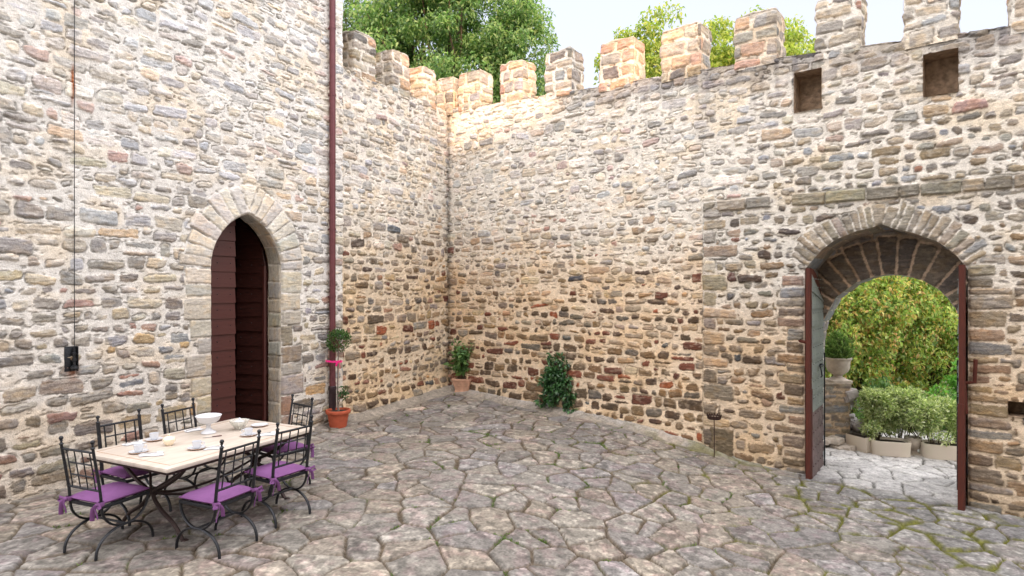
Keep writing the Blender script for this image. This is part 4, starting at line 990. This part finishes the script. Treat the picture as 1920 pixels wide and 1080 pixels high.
def camellia():
    g = ground(1053, 766); g.y -= .25; rng = np.random.RandomState(18)
    t = thing("camellia_bush", "dark glossy green bush growing at the foot of the long wall", "bush", g)
    m = MB(); cs = []; H = 1.02; W_ = 1.22
    for k in range(11):
        a = rng.uniform(0, 6.28); e = Vector((math.cos(a)*.25, math.sin(a)*.18, rng.uniform(.4, .95))); m.tube([(0, 0, -.08), (e.x*.4, e.y*.4, e.z*.5), e], [.016, .011, .006], 6, False)
    m.build("stems", M_BARK, t)
    Lf = []
    for (z0, z1, r, n_, cx) in ((.04, .36, .40, 24, .02), (.3, .62, .33, 21, .03), (.55, .86, .30, 19, -.02), (.8, 1.02, .21, 11, -.04)):
        for k in range(n_):
            a = rng.uniform(0, 6.28); rr = W_*r*rng.uniform(.5, 1); cs.append((cx+math.cos(a)*rr, math.sin(a)*rr*.62, rng.uniform(z0, z1)))
    cs = np.array(cs); P = clump_pos(cs, .10, 50, rng, .8)
    D = P-np.repeat(cs, 50, 0); D = D/np.linalg.norm(D, axis=1)[:, None]; D[:, 2] -= .2
    leaf_cloud("foliage", P, .088, [(.035, .095, .030), (.05, .13, .04), (.075, .17, .055), (.022, .065, .024)], M_GLOSSLEAF, t, rng, .2, 1.9, D)
camellia()

def candle_stake():
    g = ground(1339, 861); top = at_depth(1338, 786, g.y); h = top.z-g.z
    t = thing("torch_stake", "thin rusty iron stake with a crown shaped dish standing before the wall", "candle holder", g); mt = plain_mat("rusty iron", lin(58, 40, 34), .7, .5, .4, 30, .3, .002)
    m = MB(); m.tube([(0, 0, -.03), (.004, 0, h*.5), (0, 0, h)], .0075, 6); m.build("stake", mt, t)
    m = MB(); m.lathe([(0, h), (.09, h), (.102, h+.012), (.106, h+.055), (.100, h+.055), (.094, h+.016), (0, h+.012)], 26); m.build("dish", mt, t)
    for k in range(16):
        a = 2*math.pi*k/16; c = Vector((.103*math.cos(a), .103*math.sin(a), h+.052)); m = MB() if k == 0 else m
        m.tube([c, c+Vector((.004*math.cos(a), .004*math.sin(a), .026))], [.011, .002], 4)
    m.build("rim_points", mt, t); m = MB(); m.lathe([(.085, h+.012), (.08, h+.04), (0, h+.046)], 16); m.build("candle_wax", plain_mat("old wax", lin(90, 74, 60), .6), t)
candle_stake()

# ================================================================== outside the gate
def through_gate():
    rng = np.random.RandomState(30)
    # pedestal wall with rounded urn
    g = ground(1562, 836)
    th_ = math.atan2(dB[1], dB[0])
    t = thing("pedestal_wall", "low rubble stone pier carrying the urn just outside the gate", "pier", g)
    top = at_depth(1562, 718, g.y+.15); Hh = top.z-g.z
    W_, D_ = .95, .62; per = 2*(W_+D_)
    f = Field(0, per, 0, Hh+.3, .02, .018, 71)
    for q in rubble(0, per, 0, Hh, rng, .10, .02, 1.6): f.add(q, pick(PAL_GREY, rng, .85), rng.uniform(0, .03), 1.5)
    f.add(rect(-.1, per+.1, Hh-.05, Hh+.32), np.array(lin(150, 140, 124))*.8, .03, .6)
    H, C = f.finish(MORT_LOW*.95, 1.3)
    cum = np.array([0, W_, W_+D_, 2*W_+D_, per]); cx = np.array([0, W_, W_, 0, 0])-W_*.72; cy = np.array([0, 0, D_, D_, 0])
    px = np.interp(f.X, cum, cx); py = np.interp(f.X, cum, cy); ccx, ccy = W_*.5-W_*.72, D_*.5
    tt = np.clip((f.Z-Hh)/.3, 0, 1); k = 1-tt+H*1.2*(1-tt)+.0
    P = np.stack([ccx+(px-ccx)*k, ccy+(py-ccy)*k, np.minimum(f.Z, Hh)+np.where(f.Z > Hh, H*.3, 0)-.05*(1-1)], -1)
    grid_obj("pier", P, C, np.ones((f.nz-1, f.nx-1), bool), M_STONE, t); t.rotation_euler.z = th_*.35
    # ragged rubble buttress to its right
    b = MB(); rb = random.Random(4)
    for k in range(34):
        fz = rb.random()**1.3; z = fz*Hh*.86; w = (1-fz)*.42+.03; x = W_*.28+rb.uniform(-.02, w); M = Matrix.Translation((x, rb.uniform(.03, .45), z+.02)) @ Matrix.Rotation(rb.uniform(-.5, .5), 4, 'Y') @ Matrix.Rotation(rb.uniform(-.6, .6), 4, 'Z')
        sx, sy, sz = rb.uniform(.06, .13), rb.uniform(.06, .12), rb.uniform(.04, .08); b.box((-sx, -sy, -sz), (sx, sy, sz), .02, M)
    tag(b.build("rubble_buttress", plain_mat("grey rubble", lin(158, 152, 150), .95, 0, .3, 18, .6, .02), t), kind="stuff")
    b = MB()
    for k in range(9):
        M = Matrix.Translation((-.25+k*.06, -.12-rb.uniform(0, .1), .02+(.1 if k < 5 else 0))) @ Matrix.Rotation(rb.uniform(-1, 1), 4, 'Z') @ Matrix.Rotation(rb.uniform(-.3, .3), 4, 'X')
        b.box((-.13, -.1, -.04), (.13, .1, .05), .02, M)
    tag(b.build("footing", plain_mat("pale footing stones", lin(186, 176, 164), .95, 0, .2, 18, .6, .02), t), kind="stuff")
    # urn
    ub = at_depth(1571, 717, g.y+.22); ub.z = g.z+Hh+.005; k = .98
    u = thing("stone_urn", "weathered grey stone urn on a square foot on top of the pier", "urn", ub); mu = plain_mat("weathered cast stone", lin(176, 166, 154), .9, 0, .25, 9, .5, .01, .2)
    m = MB(); m.box((-.17, -.17, 0), (.17, .17, .05), .008); m.lathe([(.155, .05), (.13, .07), (.075, .10), (.07, .12), (.10, .145), (.16, .19), (.19, .26), (.197, .36), (.205, .40), (.225, .41), (.228, .435), (.20, .44), (.185, .42), (.17, .36), (0, .35)], 30); m.build("urn", mu, u)
    pl = thing("urn_plant", "feathery green plant growing out of the stone urn", "plant", (ub.x, ub.y, ub.z+.38)); P = []; D = []
    for q in range(1500):
        a = rng.uniform(0, 6.28); r = rng.uniform(0, .30)**1.0; z = rng.uniform(0, .5)*(1-.5*r/.3); P.append((math.cos(a)*r*(.6+z), math.sin(a)*r*(.6+z), z)); D.append((math.cos(a)*.5, math.sin(a)*.5, 1.0))
    leaf_cloud("foliage", P, .10, [(.12, .20, .07), (.17, .26, .09), (.22, .29, .12), (.09, .15, .05)], M_LEAF, pl, rng, -.5, 5, np.array(D))
    m = MB()
    for q in range(14):
        a = rng.uniform(0, 6.28); m.tube([(0, 0, -.05), (math.cos(a)*.1, math.sin(a)*.1, .22), (math.cos(a)*.24, math.sin(a)*.24, .42)], [.006, .004, .002], 4, False)
    m.build("stems", M_BARK, pl)
    # planters
    mt = plain_mat("pale stone trough", lin(226, 212, 196), .9, 0, .22, 6, .4, .008, .2, col2=lin(200, 190, 172), stretch=(1, 1, .3))
    cols = [(.34, .40, .20), (.48, .52, .30), (.62, .63, .44), (.20, .27, .12), (.40, .42, .22)]
    def trough(x0, x1, yb, lab, lab2, seed):
        a = ground(x0, yb); b_ = ground(x1, yb+ (x1-x0)*.09); d = b_-a; L = math.hypot(d.x, d.y); c = (a+b_)/2; an = math.atan2(d.y, d.x)
        t = thing("stone_trough", lab, "planter", (c.x, c.y, min(a.z, b_.z)), an, "pale troughs outside the gate")
        m = MB(); nseg = 40; out = []
        def ring(lx, ly, z, n=40, p=5.0):
            return [(lx*math.copysign(abs(math.cos(2*math.pi*k/n))**(2/p), math.cos(2*math.pi*k/n)), .2+ly*math.copysign(abs(math.sin(2*math.pi*k/n))**(2/p), math.sin(2*math.pi*k/n)), z) for k in range(n)]
        rs = [ring(L/2-.03, .15, 0), ring(L/2-.005, .18, .03), ring(L/2, .19, .2), ring(L/2+.008, .2, .245), ring(L/2+.004, .197, .262), ring(L/2-.03, .165, .262), ring(L/2-.045, .15, .2)]
        V = [p for r_ in rs for p in r_]; n_ = 40; Fc = [(i*n_+k, i*n_+(k+1) % n_, (i+1)*n_+(k+1) % n_, (i+1)*n_+k) for i in range(6) for k in range(n_)]+[tuple(range(n_))[::-1]]
        m._add(V, Fc); m.build("trough", mt, t); m = MB(); m._add(ring(L/2-.03, .165, .225), [tuple(range(40))]); m.build("soil", M_SOIL, t)
        return t, L, c, an
    def shrub(c, rx, ry, h, lab, seed, n_cl=60):
        r2 = np.random.RandomState(seed); t = thing("variegated_shrub", lab, "shrub", c, 0, "pale variegated shrubs in the troughs")
        cs = np.array([(r2.uniform(-rx, rx), r2.uniform(-ry, ry), h*(.12+.88*r2.uniform(0, 1)**.8)) for _ in range(n_cl)]); cs[:, :2] *= (1.05-.45*(cs[:, 2:3]/h)**2)
        P = clump_pos(cs, .11, 85, r2, .8); D = P-np.repeat(cs, 85, 0); D /= np.linalg.norm(D, axis=1)[:, None]; D[:, 2] += .3
        leaf_cloud("foliage", P, .062, cols, M_LEAF, t, r2, 0, 2.4, D)
        m = MB()
        for q in cs[::3]: m.tube([(q[0]*.4, q[1]*.3, -.03), (q[0]*.8, q[1]*.7, q[2]*.5), tuple(q)], [.009, .006, .003], 4, False)
        m.build("stems", M_BARK, t)
    t1, L1, c1, a1 = trough(1637, 1712, 856, "short pale stone trough nearer the pier outside the gate", "", 1)
    t2, L2, c2, a2 = trough(1734, 1850, 862, "long pale stone trough partly hidden by the right gate leaf", "", 2)
    gp = ground(1721, 857); gp.y += .12; tp = thing("stone_urn", "small grey stone urn between the two troughs", "urn", gp)
    m = MB(); m.box((-.12, -.12, 0), (.12, .12, .04), .01); m.lathe([(.09, .04), (.06, .07), (.055, .09), (.09, .12), (.115, .2), (.12, .28), (.13, .30), (.11, .30), (0, .27)], 24); m.build("urn", mu, tp)
    gq = ground(1629, 852); tq = thing("clay_planter", "narrow pale planter end-on beside the rubble buttress", "planter", gq, math.radians(20)); m = MB(); m.box((-.06, 0, 0), (.06, .4, .27), .02); m.build("planter", mt, tq); m = MB(); m.box((-.055, .03, .262), (.055, .37, .275), .004); m.build("soil", M_SOIL, tq)
    for (c, rx, h, lab, sd_) in ((Vector((c1.x-.02, c1.y+.40, c1.z+.2)), .24, .80, "pale variegated shrub next to the rubble buttress", 3), (Vector((c1.x+.36, c1.y+.38, c1.z+.2)), .42, .80, "pale variegated shrub spilling over the short trough", 4), (Vector((c2.x-.1, c2.y+.3, c2.z+.2)), .55, .72, "pale variegated shrub in the long trough", 5)):
        shrub(c, rx, .26, h, lab, sd_)
    # hanging twig over the trough
through_gate()

def vegetation():
    rng = np.random.RandomState(44)
    YG = [(.44, .54, .18), (.54, .58, .20), (.34, .45, .14), (.62, .60, .22), (.18, .29, .08)]
    AU = [(.44, .52, .18), (.54, .56, .20), (.62, .38, .18), (.30, .43, .13), (.14, .22, .07), (.66, .54, .22), (.36, .48, .15)]
    GR = [(.13, .24, .09), (.18, .29, .11), (.22, .33, .13), (.28, .36, .15), (.08, .15, .06)]
    G2 = [(.22, .46, .10), (.16, .38, .08), (.26, .50, .12)]
    gr = "trees outside the gate"
    tree("autumn_tree", "yellow and green tree with drooping orange tipped leaves seen through the gate", (7.4, 13.6, -.9), (7.5, 13.2, 1.4), (1.5, 1.0, 1.9), 170, 210, .30, .105, AU, rng, .12, group=gr, droop=1.0, flat=1.1, shell=.1, zmin=-1)
    tree("autumn_tree", "bright yellow green tree behind the right trough seen through the gate", (9.6, 13.9, -.9), (9.5, 13.6, 1.6), (1.6, 1.0, 2.1), 170, 210, .30, .10, YG+AU, rng, .12, group=gr, droop=.9, flat=1.1, shell=.1, zmin=-1)
    tree("green_bush", "fresh light green bush at the right edge of the gateway view", (9.15, 12.3, -.9), (9.15, 12.25, -.0), (.42, .35, .85), 24, 120, .2, .10, G2, rng, .04, group=gr, cat="bush", droop=.2, shell=.1, zmin=-1)
    tree("dark_tree", "dark green tree standing deeper behind the yellow trees", (9.6, 18, -1.2), (9.4, 18, 2.2), (4.0, 1.4, 3.2), 190, 90, .5, .2, GR+[(.14, .2, .05)], rng, .2, group=gr, droop=.6, flat=.9, shell=.05, zmin=-1)
    tree("green_bush", "low dark green bush between the pier and the autumn tree", (7.3, 12.0, -.9), (7.3, 12.0, -.1), (1.0, .5, .7), 34, 110, .22, .10, GR, rng, .04, group=gr, cat="bush", droop=.2, shell=.1, zmin=-1)
    tree("green_bush", "low green bush under the light bush behind the long trough", (8.8, 11.7, -.9), (8.8, 11.75, -.15), (.9, .4, .6), 34, 110, .2, .09, GR+G2, rng, .04, group=gr, cat="bush", droop=.2, shell=.1, zmin=-1)
    # crowns over the battlements
    tree("horse_chestnut", "large full green tree rising behind the battlements near the corner", (-2.3, 23, -1), (-2.3, 22.5, 10.5), (3.75, 3.2, 5.0), 420, 210, .58, .165, GR, rng, .34, droop=.7, flat=.75, shell=.35, zmin=-.75)
    tree("ash_tree", "pale loose leafed tree peeping over the first merlons beside the facade", (-6.3, 24, -1), (-5.6, 23.5, 11.0), (2.2, 2.2, 3.0), 110, 120, .55, .15, [(.10, .16, .05), (.13, .19, .07), (.07, .12, .04)], rng, .2, droop=.6, flat=.7, shell=.3)
    gy = "yellow green trees behind the battlements"
    tree("maple_tree", "sparse yellow green tree behind the two tallest orange lit merlons", (4.9, 18.5, -1), (4.95, 18, 8.5), (2.3, 1.4, 2.3), 210, 130, .42, .14, [(.30, .36, .08), (.38, .40, .10), (.20, .28, .06)], rng, .15, droop=.8, flat=.7, shell=.25, group=gy)
    tree("maple_tree", "smaller yellow green tree showing through the gaps right of the pink topped merlon", (7.2, 17.6, -1), (7.1, 17.3, 8.2), (2.2, 1.2, 1.9), 170, 120, .40, .14, [(.30, .36, .08), (.38, .41, .10), (.22, .30, .06)], rng, .15, droop=.8, flat=.7, shell=.25, group=gy)
vegetation()
# ================================================================== dining table
TH = .76; TANG = math.radians(64.6); TC = Vector((-3.155, 6.26, 0)); TL, TW = 1.76, 1.24
def arc3(pts, n=10):
    """Catmull-Rom through pts"""
    P = [Vector(p) for p in pts]; P = [P[0]*2-P[1]]+P+[P[-1]*2-P[-2]]; out = []
    for i in range(1, len(P)-2):
        for k in range(n):
            t = k/n; a, b, c, d = P[i-1:i+3]; out.append(.5*((2*b)+(c-a)*t+(2*a-5*b+4*c-d)*t*t+(3*b-a-3*c+d)*t**3))
    out.append(P[-2]); return out
def table():
    zf = float(gz(TC.x, TC.y)); t = thing("dining_table", "rectangular cream stone topped table on curved brown iron legs", "table", (TC.x, TC.y, 0), TANG)
    mt = plain_mat("cream travertine", lin(190, 177, 163), .42, 0, .09, 5, .06, .002, .5, col2=lin(202, 190, 178), stretch=(1, 3, 1)); ml = plain_mat("brown inlay", lin(160, 118, 84), .5)
    m = MB(); m.box((-TL/2, -TW/2, TH-.038), (TL/2, TW/2, TH), .012); top = m.build("tabletop", mt, t)
    m = MB(); q = .085
    for (a, b) in (((-TL/2+q, -TW/2+q, TH-.001), (TL/2-q, -TW/2+q+.007, TH+.0012)), ((-TL/2+q, TW/2-q-.007, TH-.001), (TL/2-q, TW/2-q, TH+.0012)), ((-TL/2+q, -TW/2+q+.007, TH-.001), (-TL/2+q+.007, TW/2-q-.007, TH+.0012)), ((TL/2-q-.007, -TW/2+q+.007, TH-.001), (TL/2-q, TW/2-q-.007, TH+.0012))): m.box(a, b)
    m.build("inlay_line", ml, top)
    m = MB(); e = .03
    for (a, b) in (((-TL/2+e, -TW/2+e, TH-.068), (TL/2-e, -TW/2+e+.03, TH-.04)), ((-TL/2+e, TW/2-e-.03, TH-.068), (TL/2-e, TW/2-e, TH-.04)), ((-TL/2+e, -TW/2+e+.03, TH-.068), (-TL/2+e+.03, TW/2-e-.03, TH-.04)), ((TL/2-e-.03, -TW/2+e+.03, TH-.068), (TL/2-e, TW/2-e-.03, TH-.04))): m.box(a, b, .003)
    m.build("apron_frame", M_TIRON, t)
    for x in (-TL/2+.27, TL/2-.27):
        for s in (-1, 1):
            m = MB(); m.tube(arc3([(x, s*.50, TH-.06), (x, s*.40, .60), (x, s*.22, .49), (x, s*.035, .39), (x, s*.13, .26), (x, s*.33, .14), (x, s*.46, .0)], 7), .019, 8); m.ball((x, s*.475, .012), .03, 6, (1.3, 1.3, .8)); m.build("leg", M_TIRON, t)
        m = MB(); m.tube([(x, -.06, .39), (x, .06, .39)], .026, 8); m.build("collar", M_TIRON, t)
    for s in (-1, 1):
        m = MB(); m.tube(arc3([(-TL/2+.27, s*.05, .39), (-.3, s*.1, .30), (0, s*.12, .27), (.3, s*.1, .30), (TL/2-.27, s*.05, .39)], 6), .013, 8); m.build("stretcher", M_TIRON, t)
    for s in (-1, 1):
        for x in (-TL/2+.27, TL/2-.27): m = MB(); sx = 1 if x < 0 else -1; m.tube(arc3([(x, 0, .40), (x+sx*.12, s*.2, .55), (x+sx*.2, s*.42, TH-.055)], 6), .012, 7); m.build("brace", M_TIRON, t)
table()

# ================================================================== chairs
M_CUSH = plain_mat("purple cushion cloth", lin(118, 76, 122), .85, 0, .10, 7, .5, .012, .2)
def chair_proto():
    t = thing("garden_chair", "x", "chair", (0, 0, 0), 0, "black iron chairs round the table")
    W2, D_, SH = .205, .42, .445; lean = lambda z: -.085*(max(0, z-SH)/.55)**1.15
    for s in (-1, 1):
        m = MB(); m.tube([(s*W2, lean(z), z) for z in (SH-.03, .55, .65, .75, .85, .95)], .02, 4, flat=(.019, .014)); p = m.build("post", M_IRON, t)
        m = MB(); m.lathe([(.017, 0), (.019, .008), (.009, .018), (.008, .03), (.016, .036), (.008, .044), (.0, .044)], 10, (s*W2, lean(.95), .95)); m.ball((s*W2, lean(.95)-.002, 1.008), .0185, 7); m.build("finial", M_IRON, p)
    m = MB()
    def hb(x0, x1, z, r=.0075): m.tube([(x0, lean(z), z), ((x0+x1)/2, lean(z)-.0, z+.0), (x1, lean(z), z)], r, 4, flat=(r, .006))
    hb(-W2, W2, .915, .011); hb(-W2, W2, .575, .011); hb(-.15, .15, .80); hb(-.15, .15, .69)
    for x in (-.15, -.05, .05, .15): m.tube([(x, lean(z)+.001, z) for z in (.575, .69, .80, .915)], .008, 4, flat=(.0085, .006))
    m.build("back_lattice", M_IRON, t)
    for s in (-1, 1):
        m = MB(); m.tube([(s*W2, .21-.212*math.cos(a), SH-.02-.205*math.sin(a)) for a in np.linspace(0, math.pi, 19)], .012, 8, flat=(.014, .010)); m.build("side_frame", M_IRON, t)
        m = MB(); m.tube([(s*W2, .21-.262*math.cos(a), .224*math.sin(a)**.85) for a in np.linspace(0, math.pi, 19)], .012, 8, flat=(.015, .011)); m.build("leg", M_IRON, t)
    m = MB(); m.tube([(-W2, .21, .224), (W2, .21, .224)], .011, 8); m.build("stretcher", M_IRON, t)
    m = MB()
    for (a, b) in (((-W2-.012, -.005, SH-.028), (W2+.012, .015, SH)), ((-W2-.012, D_-.01, SH-.028), (W2+.012, D_+.012, SH)), ((-W2-.012, .015, SH-.028), (-W2+.012, D_-.01, SH)), ((W2-.012, .015, SH-.028), (W2+.012, D_-.01, SH))): m.box(a, b, .004)
    for y in (.12, .22, .32): m.box((-W2+.012, y-.012, SH-.012), (W2-.012, y+.012, SH-.004), .002)
    m.build("seat_frame", M_IRON, t)
    # cushion: pillowed slab
    n = 22; V = []; hw, hd = .215, .218
    for top in (1, 0):
        for j in range(n+1):
            for i in range(n+1):
                u, v = i/n*2-1, j/n*2-1; e = (1-abs(u)**8)*(1-abs(v)**8); z = SH+.026+(.025*e**.35+.004*(1-u*u)*(1-v*v)*3+.006*(float(fbm(u*1.5+3, v*1.5, 2, 3))-.5) if top else -.024*e**.3)
                k = 1-.02*abs(u*v)**3; V.append((u*hw*k, .207+v*hd*k, z))
    N = n+1; Fc = [(j*N+i, j*N+i+1, (j+1)*N+i+1, (j+1)*N+i) for j in range(n) for i in range(n)]+[(N*N+j*N+i, N*N+(j+1)*N+i, N*N+(j+1)*N+i+1, N*N+j*N+i+1) for j in range(n) for i in range(n)]
    m = MB(); m._add(V, Fc); c = m.build("cushion", M_CUSH, t)
    m = MB(); m.tube([(x, y, SH+.026) for x, y in ((-hw, .0), (-hw, .42), (hw, .42), (hw, .0), (-hw, -.0))], .006, 6); m.build("piping", M_CUSH, c)
    for s in (-1, 1):
        x = s*W2; y = lean(SH)-.012; z = SH+.02; fl = (.019, .004)
        m = MB(); m.tube([(x-s*.03, .02, z), (x+s*.022, .005, z), (x+s*.02, y-.02, z), (x, y-.024, z), (x-s*.02, y-.01, z), (x-s*.02, .03, z)], .01, 6, flat=fl); m.ball((x, y-.03, z), .017, 6)
        m.build("tie_knot", M_CUSH, c)
        for (dx, dz, w) in ((-.03, -.135, .018), (.025, -.11, .016)):
            m = MB(); m.tube([(x, y-.03, z), (x+dx*.5, y-.055, z-.03), (x+dx, y-.05, z+dz*.6), (x+dx*1.3, y-.045, z+dz)], .01, 6, flat=(w, .004)); m.build("tie_tail", M_CUSH, c)
        m = MB(); m.tube([(x, y-.03, z), (x+s*.05, y-.05, z+.02), (x+s*.07, y-.045, z-.012), (x+s*.03, y-.035, z-.025), (x, y-.03, z)], .01, 6, flat=(.013, .004)); m.build("tie_loop", M_CUSH, c)
    return t
ch = chair_proto()
for i, (x, y, fa, lab) in enumerate(((-3.70, 5.24, 68, "black iron chair at the near end of the table, purple cushion fully in view"),
        (-2.47, 5.37, 157, "black iron chair in front of the table's near corner, its back overlapping the cups"),
        (-2.22, 6.03, 149, "black iron chair at the courtyard side of the table beside the far right corner"),
        (-4.02, 6.24, -28, "black iron chair on the wall side of the table, the one nearer the camera"),
        (-3.76, 6.90, -20, "black iron chair on the wall side left of the door, behind the footed bowl"),
        (-2.57, 7.19, 232, "black iron chair at the far end of the table in front of the door jamb"))):
    o = ch if i == 0 else copy_tree(ch)
    o.location = (x, y, float(gz(x, y))+.012); o.rotation_euler.z = math.radians(fa-90); o["label"] = lab

# ================================================================== tableware
M_PORC = plain_mat("white porcelain", (.62, .63, .66), .15, 0, .02, 20, 0, .001, .5); M_CREAM = plain_mat("cream porcelain", lin(236, 222, 196), .2, 0, .04, 20, 0, .001, .5)
M_TAN = plain_mat("tan glazed clay", lin(190, 150, 120), .35, 0, .08, 20, 0, .001, .5); M_STEEL = plain_mat("table steel", (.55, .55, .56), .22, 1, .05, 20, 0, .001)
M_LINEN = plain_mat("white linen", (.62, .62, .63), .9, 0, .05, 80, .3, .002, .1)
def onT(px, py): return atz(px, py, TH)+Vector((0, 0, .0015))
def cup(px, py, rot, lab, dx=0, dy=0):
    p = onT(px, py); s = thing("saucer", lab.replace("cup", "saucer", 1), "saucer", p, 0, "saucers on the table")
    m = MB(); m.lathe([(.045, 0), (.05, .003), (.082, .014), (.083, .017), (.05, .008), (.0, .008)], 30); m.build("plate", M_PORC, s); m = MB(); m.lathe([(.046, .0005), (.08, .0105), (.083, .0135), (.084, .0165), (.081, .0145), (.048, .004)], 30); m.build("rim", M_TAN, s)
    c = thing("coffee_cup", lab, "cup", p+Vector((dx, dy, .009)), rot, "cups on the table")
    m = MB(); m.lathe([(.022, 0), (.026, .002), (.036, .018), (.041, .045), (.043, .068), (.041, .068), (.038, .045), (.032, .018), (.0, .008)], 28); m.build("cup", M_PORC, c)
    m = MB(); m.tube(arc3([(.038, 0, .055), (.062, 0, .058), (.066, 0, .038), (.038, 0, .022)], 6), .0045, 7); m.build("handle", M_PORC, c); return c
cup(260, 849, .4, "white cup on a saucer nearest the table's left end")
cup(289, 826, 2.2, "white cup on a saucer behind the sugar bowl on the wall side")
cup(369, 842, .2, "white cup on a saucer at the near long edge in front of the footed bowl")
cup(466, 817, 3.4, "white cup on a saucer right of the fluted glass bowl")
def sugar():
    p = onT(317, 835); t = thing("sugar_bowl", "round cream lidded sugar bowl in the middle of the near half of the table", "bowl", p)
    m = MB(); m.lathe([(.028, 0), (.033, .003), (.05, .03), (.056, .052), (.057, .06)], 26, wav=(.02, 14)); m.build("bowl", M_CREAM, t)
    m = MB(); m.lathe([(.058, .058), (.058, .063), (.045, .08), (.02, .09), (.008, .094), (.012, .104), (.0, .11)], 26); m.build("lid", M_CREAM, t)
sugar()
def compote():
    p = onT(391, 812); t = thing("footed_bowl", "tall white footed porcelain bowl standing in the middle of the table", "bowl", p)
    m = MB(); m.lathe([(.075, 0), (.078, .006), (.068, .016), (.045, .03), (.027, .05), (.022, .075), (.026, .095), (.034, .104)], 34); m.build("foot", M_PORC, t)
    m = MB(); m.lathe([(.034, .104), (.075, .112), (.105, .135), (.122, .175), (.132, .19), (.128, .192), (.116, .176), (.098, .143), (.0, .125)], 40, wav=(.006, 16)); m.build("bowl", M_PORC, t)
compote()
def fluted():
    p = onT(449, 805); t = thing("glass_bowl", "fluted clear and white bowl with a small knobbed lid near the far end", "bowl", p)
    mg, n, pp = new_mat("pressed glass"); pp.inputs["Base Color"].default_value = (.85, .84, .78, 1); pp.inputs["Roughness"].default_value = .12; pp.inputs["Transmission Weight"].default_value = .55; pp.inputs["IOR"].default_value = 1.4
    m = MB(); m.lathe([(.04, 0), (.045, .004), (.05, .02), (.075, .055), (.10, .10), (.096, .10), (.07, .056), (.044, .02), (0, .012)], 40, wav=(.07, 10)); m.build("bowl", mg, t)
    m = MB(); m.lathe([(.062, .05), (.064, .06), (.055, .085), (.025, .102), (.008, .108), (.014, .122), (.0, .13)], 26); m.build("lid", M_PORC, t)
fluted()
def plate(px, py, r, lab):
    p = onT(px, py); t = thing("side_plate", lab, "plate", p, 0); m = MB(); m.lathe([(r*.55, 0), (r*.6, .003), (r*.96, .014), (r, .018), (r*.96, .0165), (r*.6, .008), (0, .008)], 36); m.build("plate", M_PORC, t)
    m = MB(); m.lathe([(r*.57, .0005), (r*.95, .0105), (r*1.005, .0165), (r*.97, .0135), (r*.6, .004)], 36); m.build("rim", M_TAN, t)
plate(487, 799, .095, "white side plate with a tan edge near the far end of the table")
def setting(px, py, rot, lab, lab2, L=.2, seed=1):
    p = onT(px, py); r2 = np.random.RandomState(seed); n = thing("napkin", lab, "napkin", p, rot, "folded napkins on the table"); m = MB(); V = []; a, b = 10, 7
    for top in (1, 0):
        for j in range(b+1):
            for i in range(a+1):
                u, v = i/a, j/b; V.append(((u-.5)*L+.012*math.sin(v*5+seed), (v-.5)*L*.62+.012*math.sin(u*6), (.004+.014*fbm(u*3+seed, v*3, 2, 3)*(1 if 0 < u < 1 and 0 < v < 1 else .2)) if top else 0))
    N = a+1; M_ = (a+1)*(b+1); Fc = [(j*N+i, j*N+i+1, (j+1)*N+i+1, (j+1)*N+i) for j in range(b) for i in range(a)]+[(M_+j*N+i, M_+(j+1)*N+i, M_+(j+1)*N+i+1, M_+j*N+i+1) for j in range(b) for i in range(a)]
    m._add(V, Fc); m.build("cloth", M_LINEN, n)
    f_ = thing("fork", lab2, "cutlery", p+Vector((0, 0, .016)), rot+.25, "forks on the napkins"); m = MB(); m.tube([(-.10, 0, .002), (-.03, 0, .003), (.03, 0, .002)], .004, 6, flat=(.002, .0055)); m.tube([(.028, 0, .002), (.045, 0, .002)], .006, 6, flat=(.002, .011)); m.build("fork_handle", M_STEEL, f_)
    for k in (-1.2, -.4, .4, 1.2):
        m = MB(); m.tube([(.044, k*.006, .002), (.07, k*.0065, .0), (.09, k*.006, .003)], .0013, 5); m.build("tine", M_STEEL, f_)
setting(284, 853, .35, "crumpled white napkin in front of the leftmost cup", "steel fork on the napkin in front of the leftmost cup", .2, 1)
setting(251, 832, .9, "white napkin behind the leftmost cup on the wall side", "steel fork on the napkin behind the leftmost cup", .18, 2)
setting(363, 807, 1.0, "white napkin left of the footed bowl's stem", "steel fork on the napkin left of the footed bowl", .18, 3)
setting(402, 841, .4, "white napkin beside the cup at the near long edge", "steel fork on the napkin beside the near edge cup", .16, 4)
setting(500, 815, .5, "white napkin right of the cup by the far right chair", "steel fork on the napkin by the far right chair", .2, 5)
def knife():
    p = onT(398, 820); t = thing("knife", "small knife with a dark red handle in front of the footed bowl", "cutlery", p, .55); m = MB(); m.tube([(0, 0, .006), (.05, 0, .007), (.09, 0, .006)], .006, 6, flat=(.005, .008)); m.build("handle", plain_mat("dark red handle", lin(70, 20, 24), .35), t)
    m = MB(); m.box((-.09, -.007, .003), (0, .007, .0048), .0006); m.build("blade", M_STEEL, t)
knife()
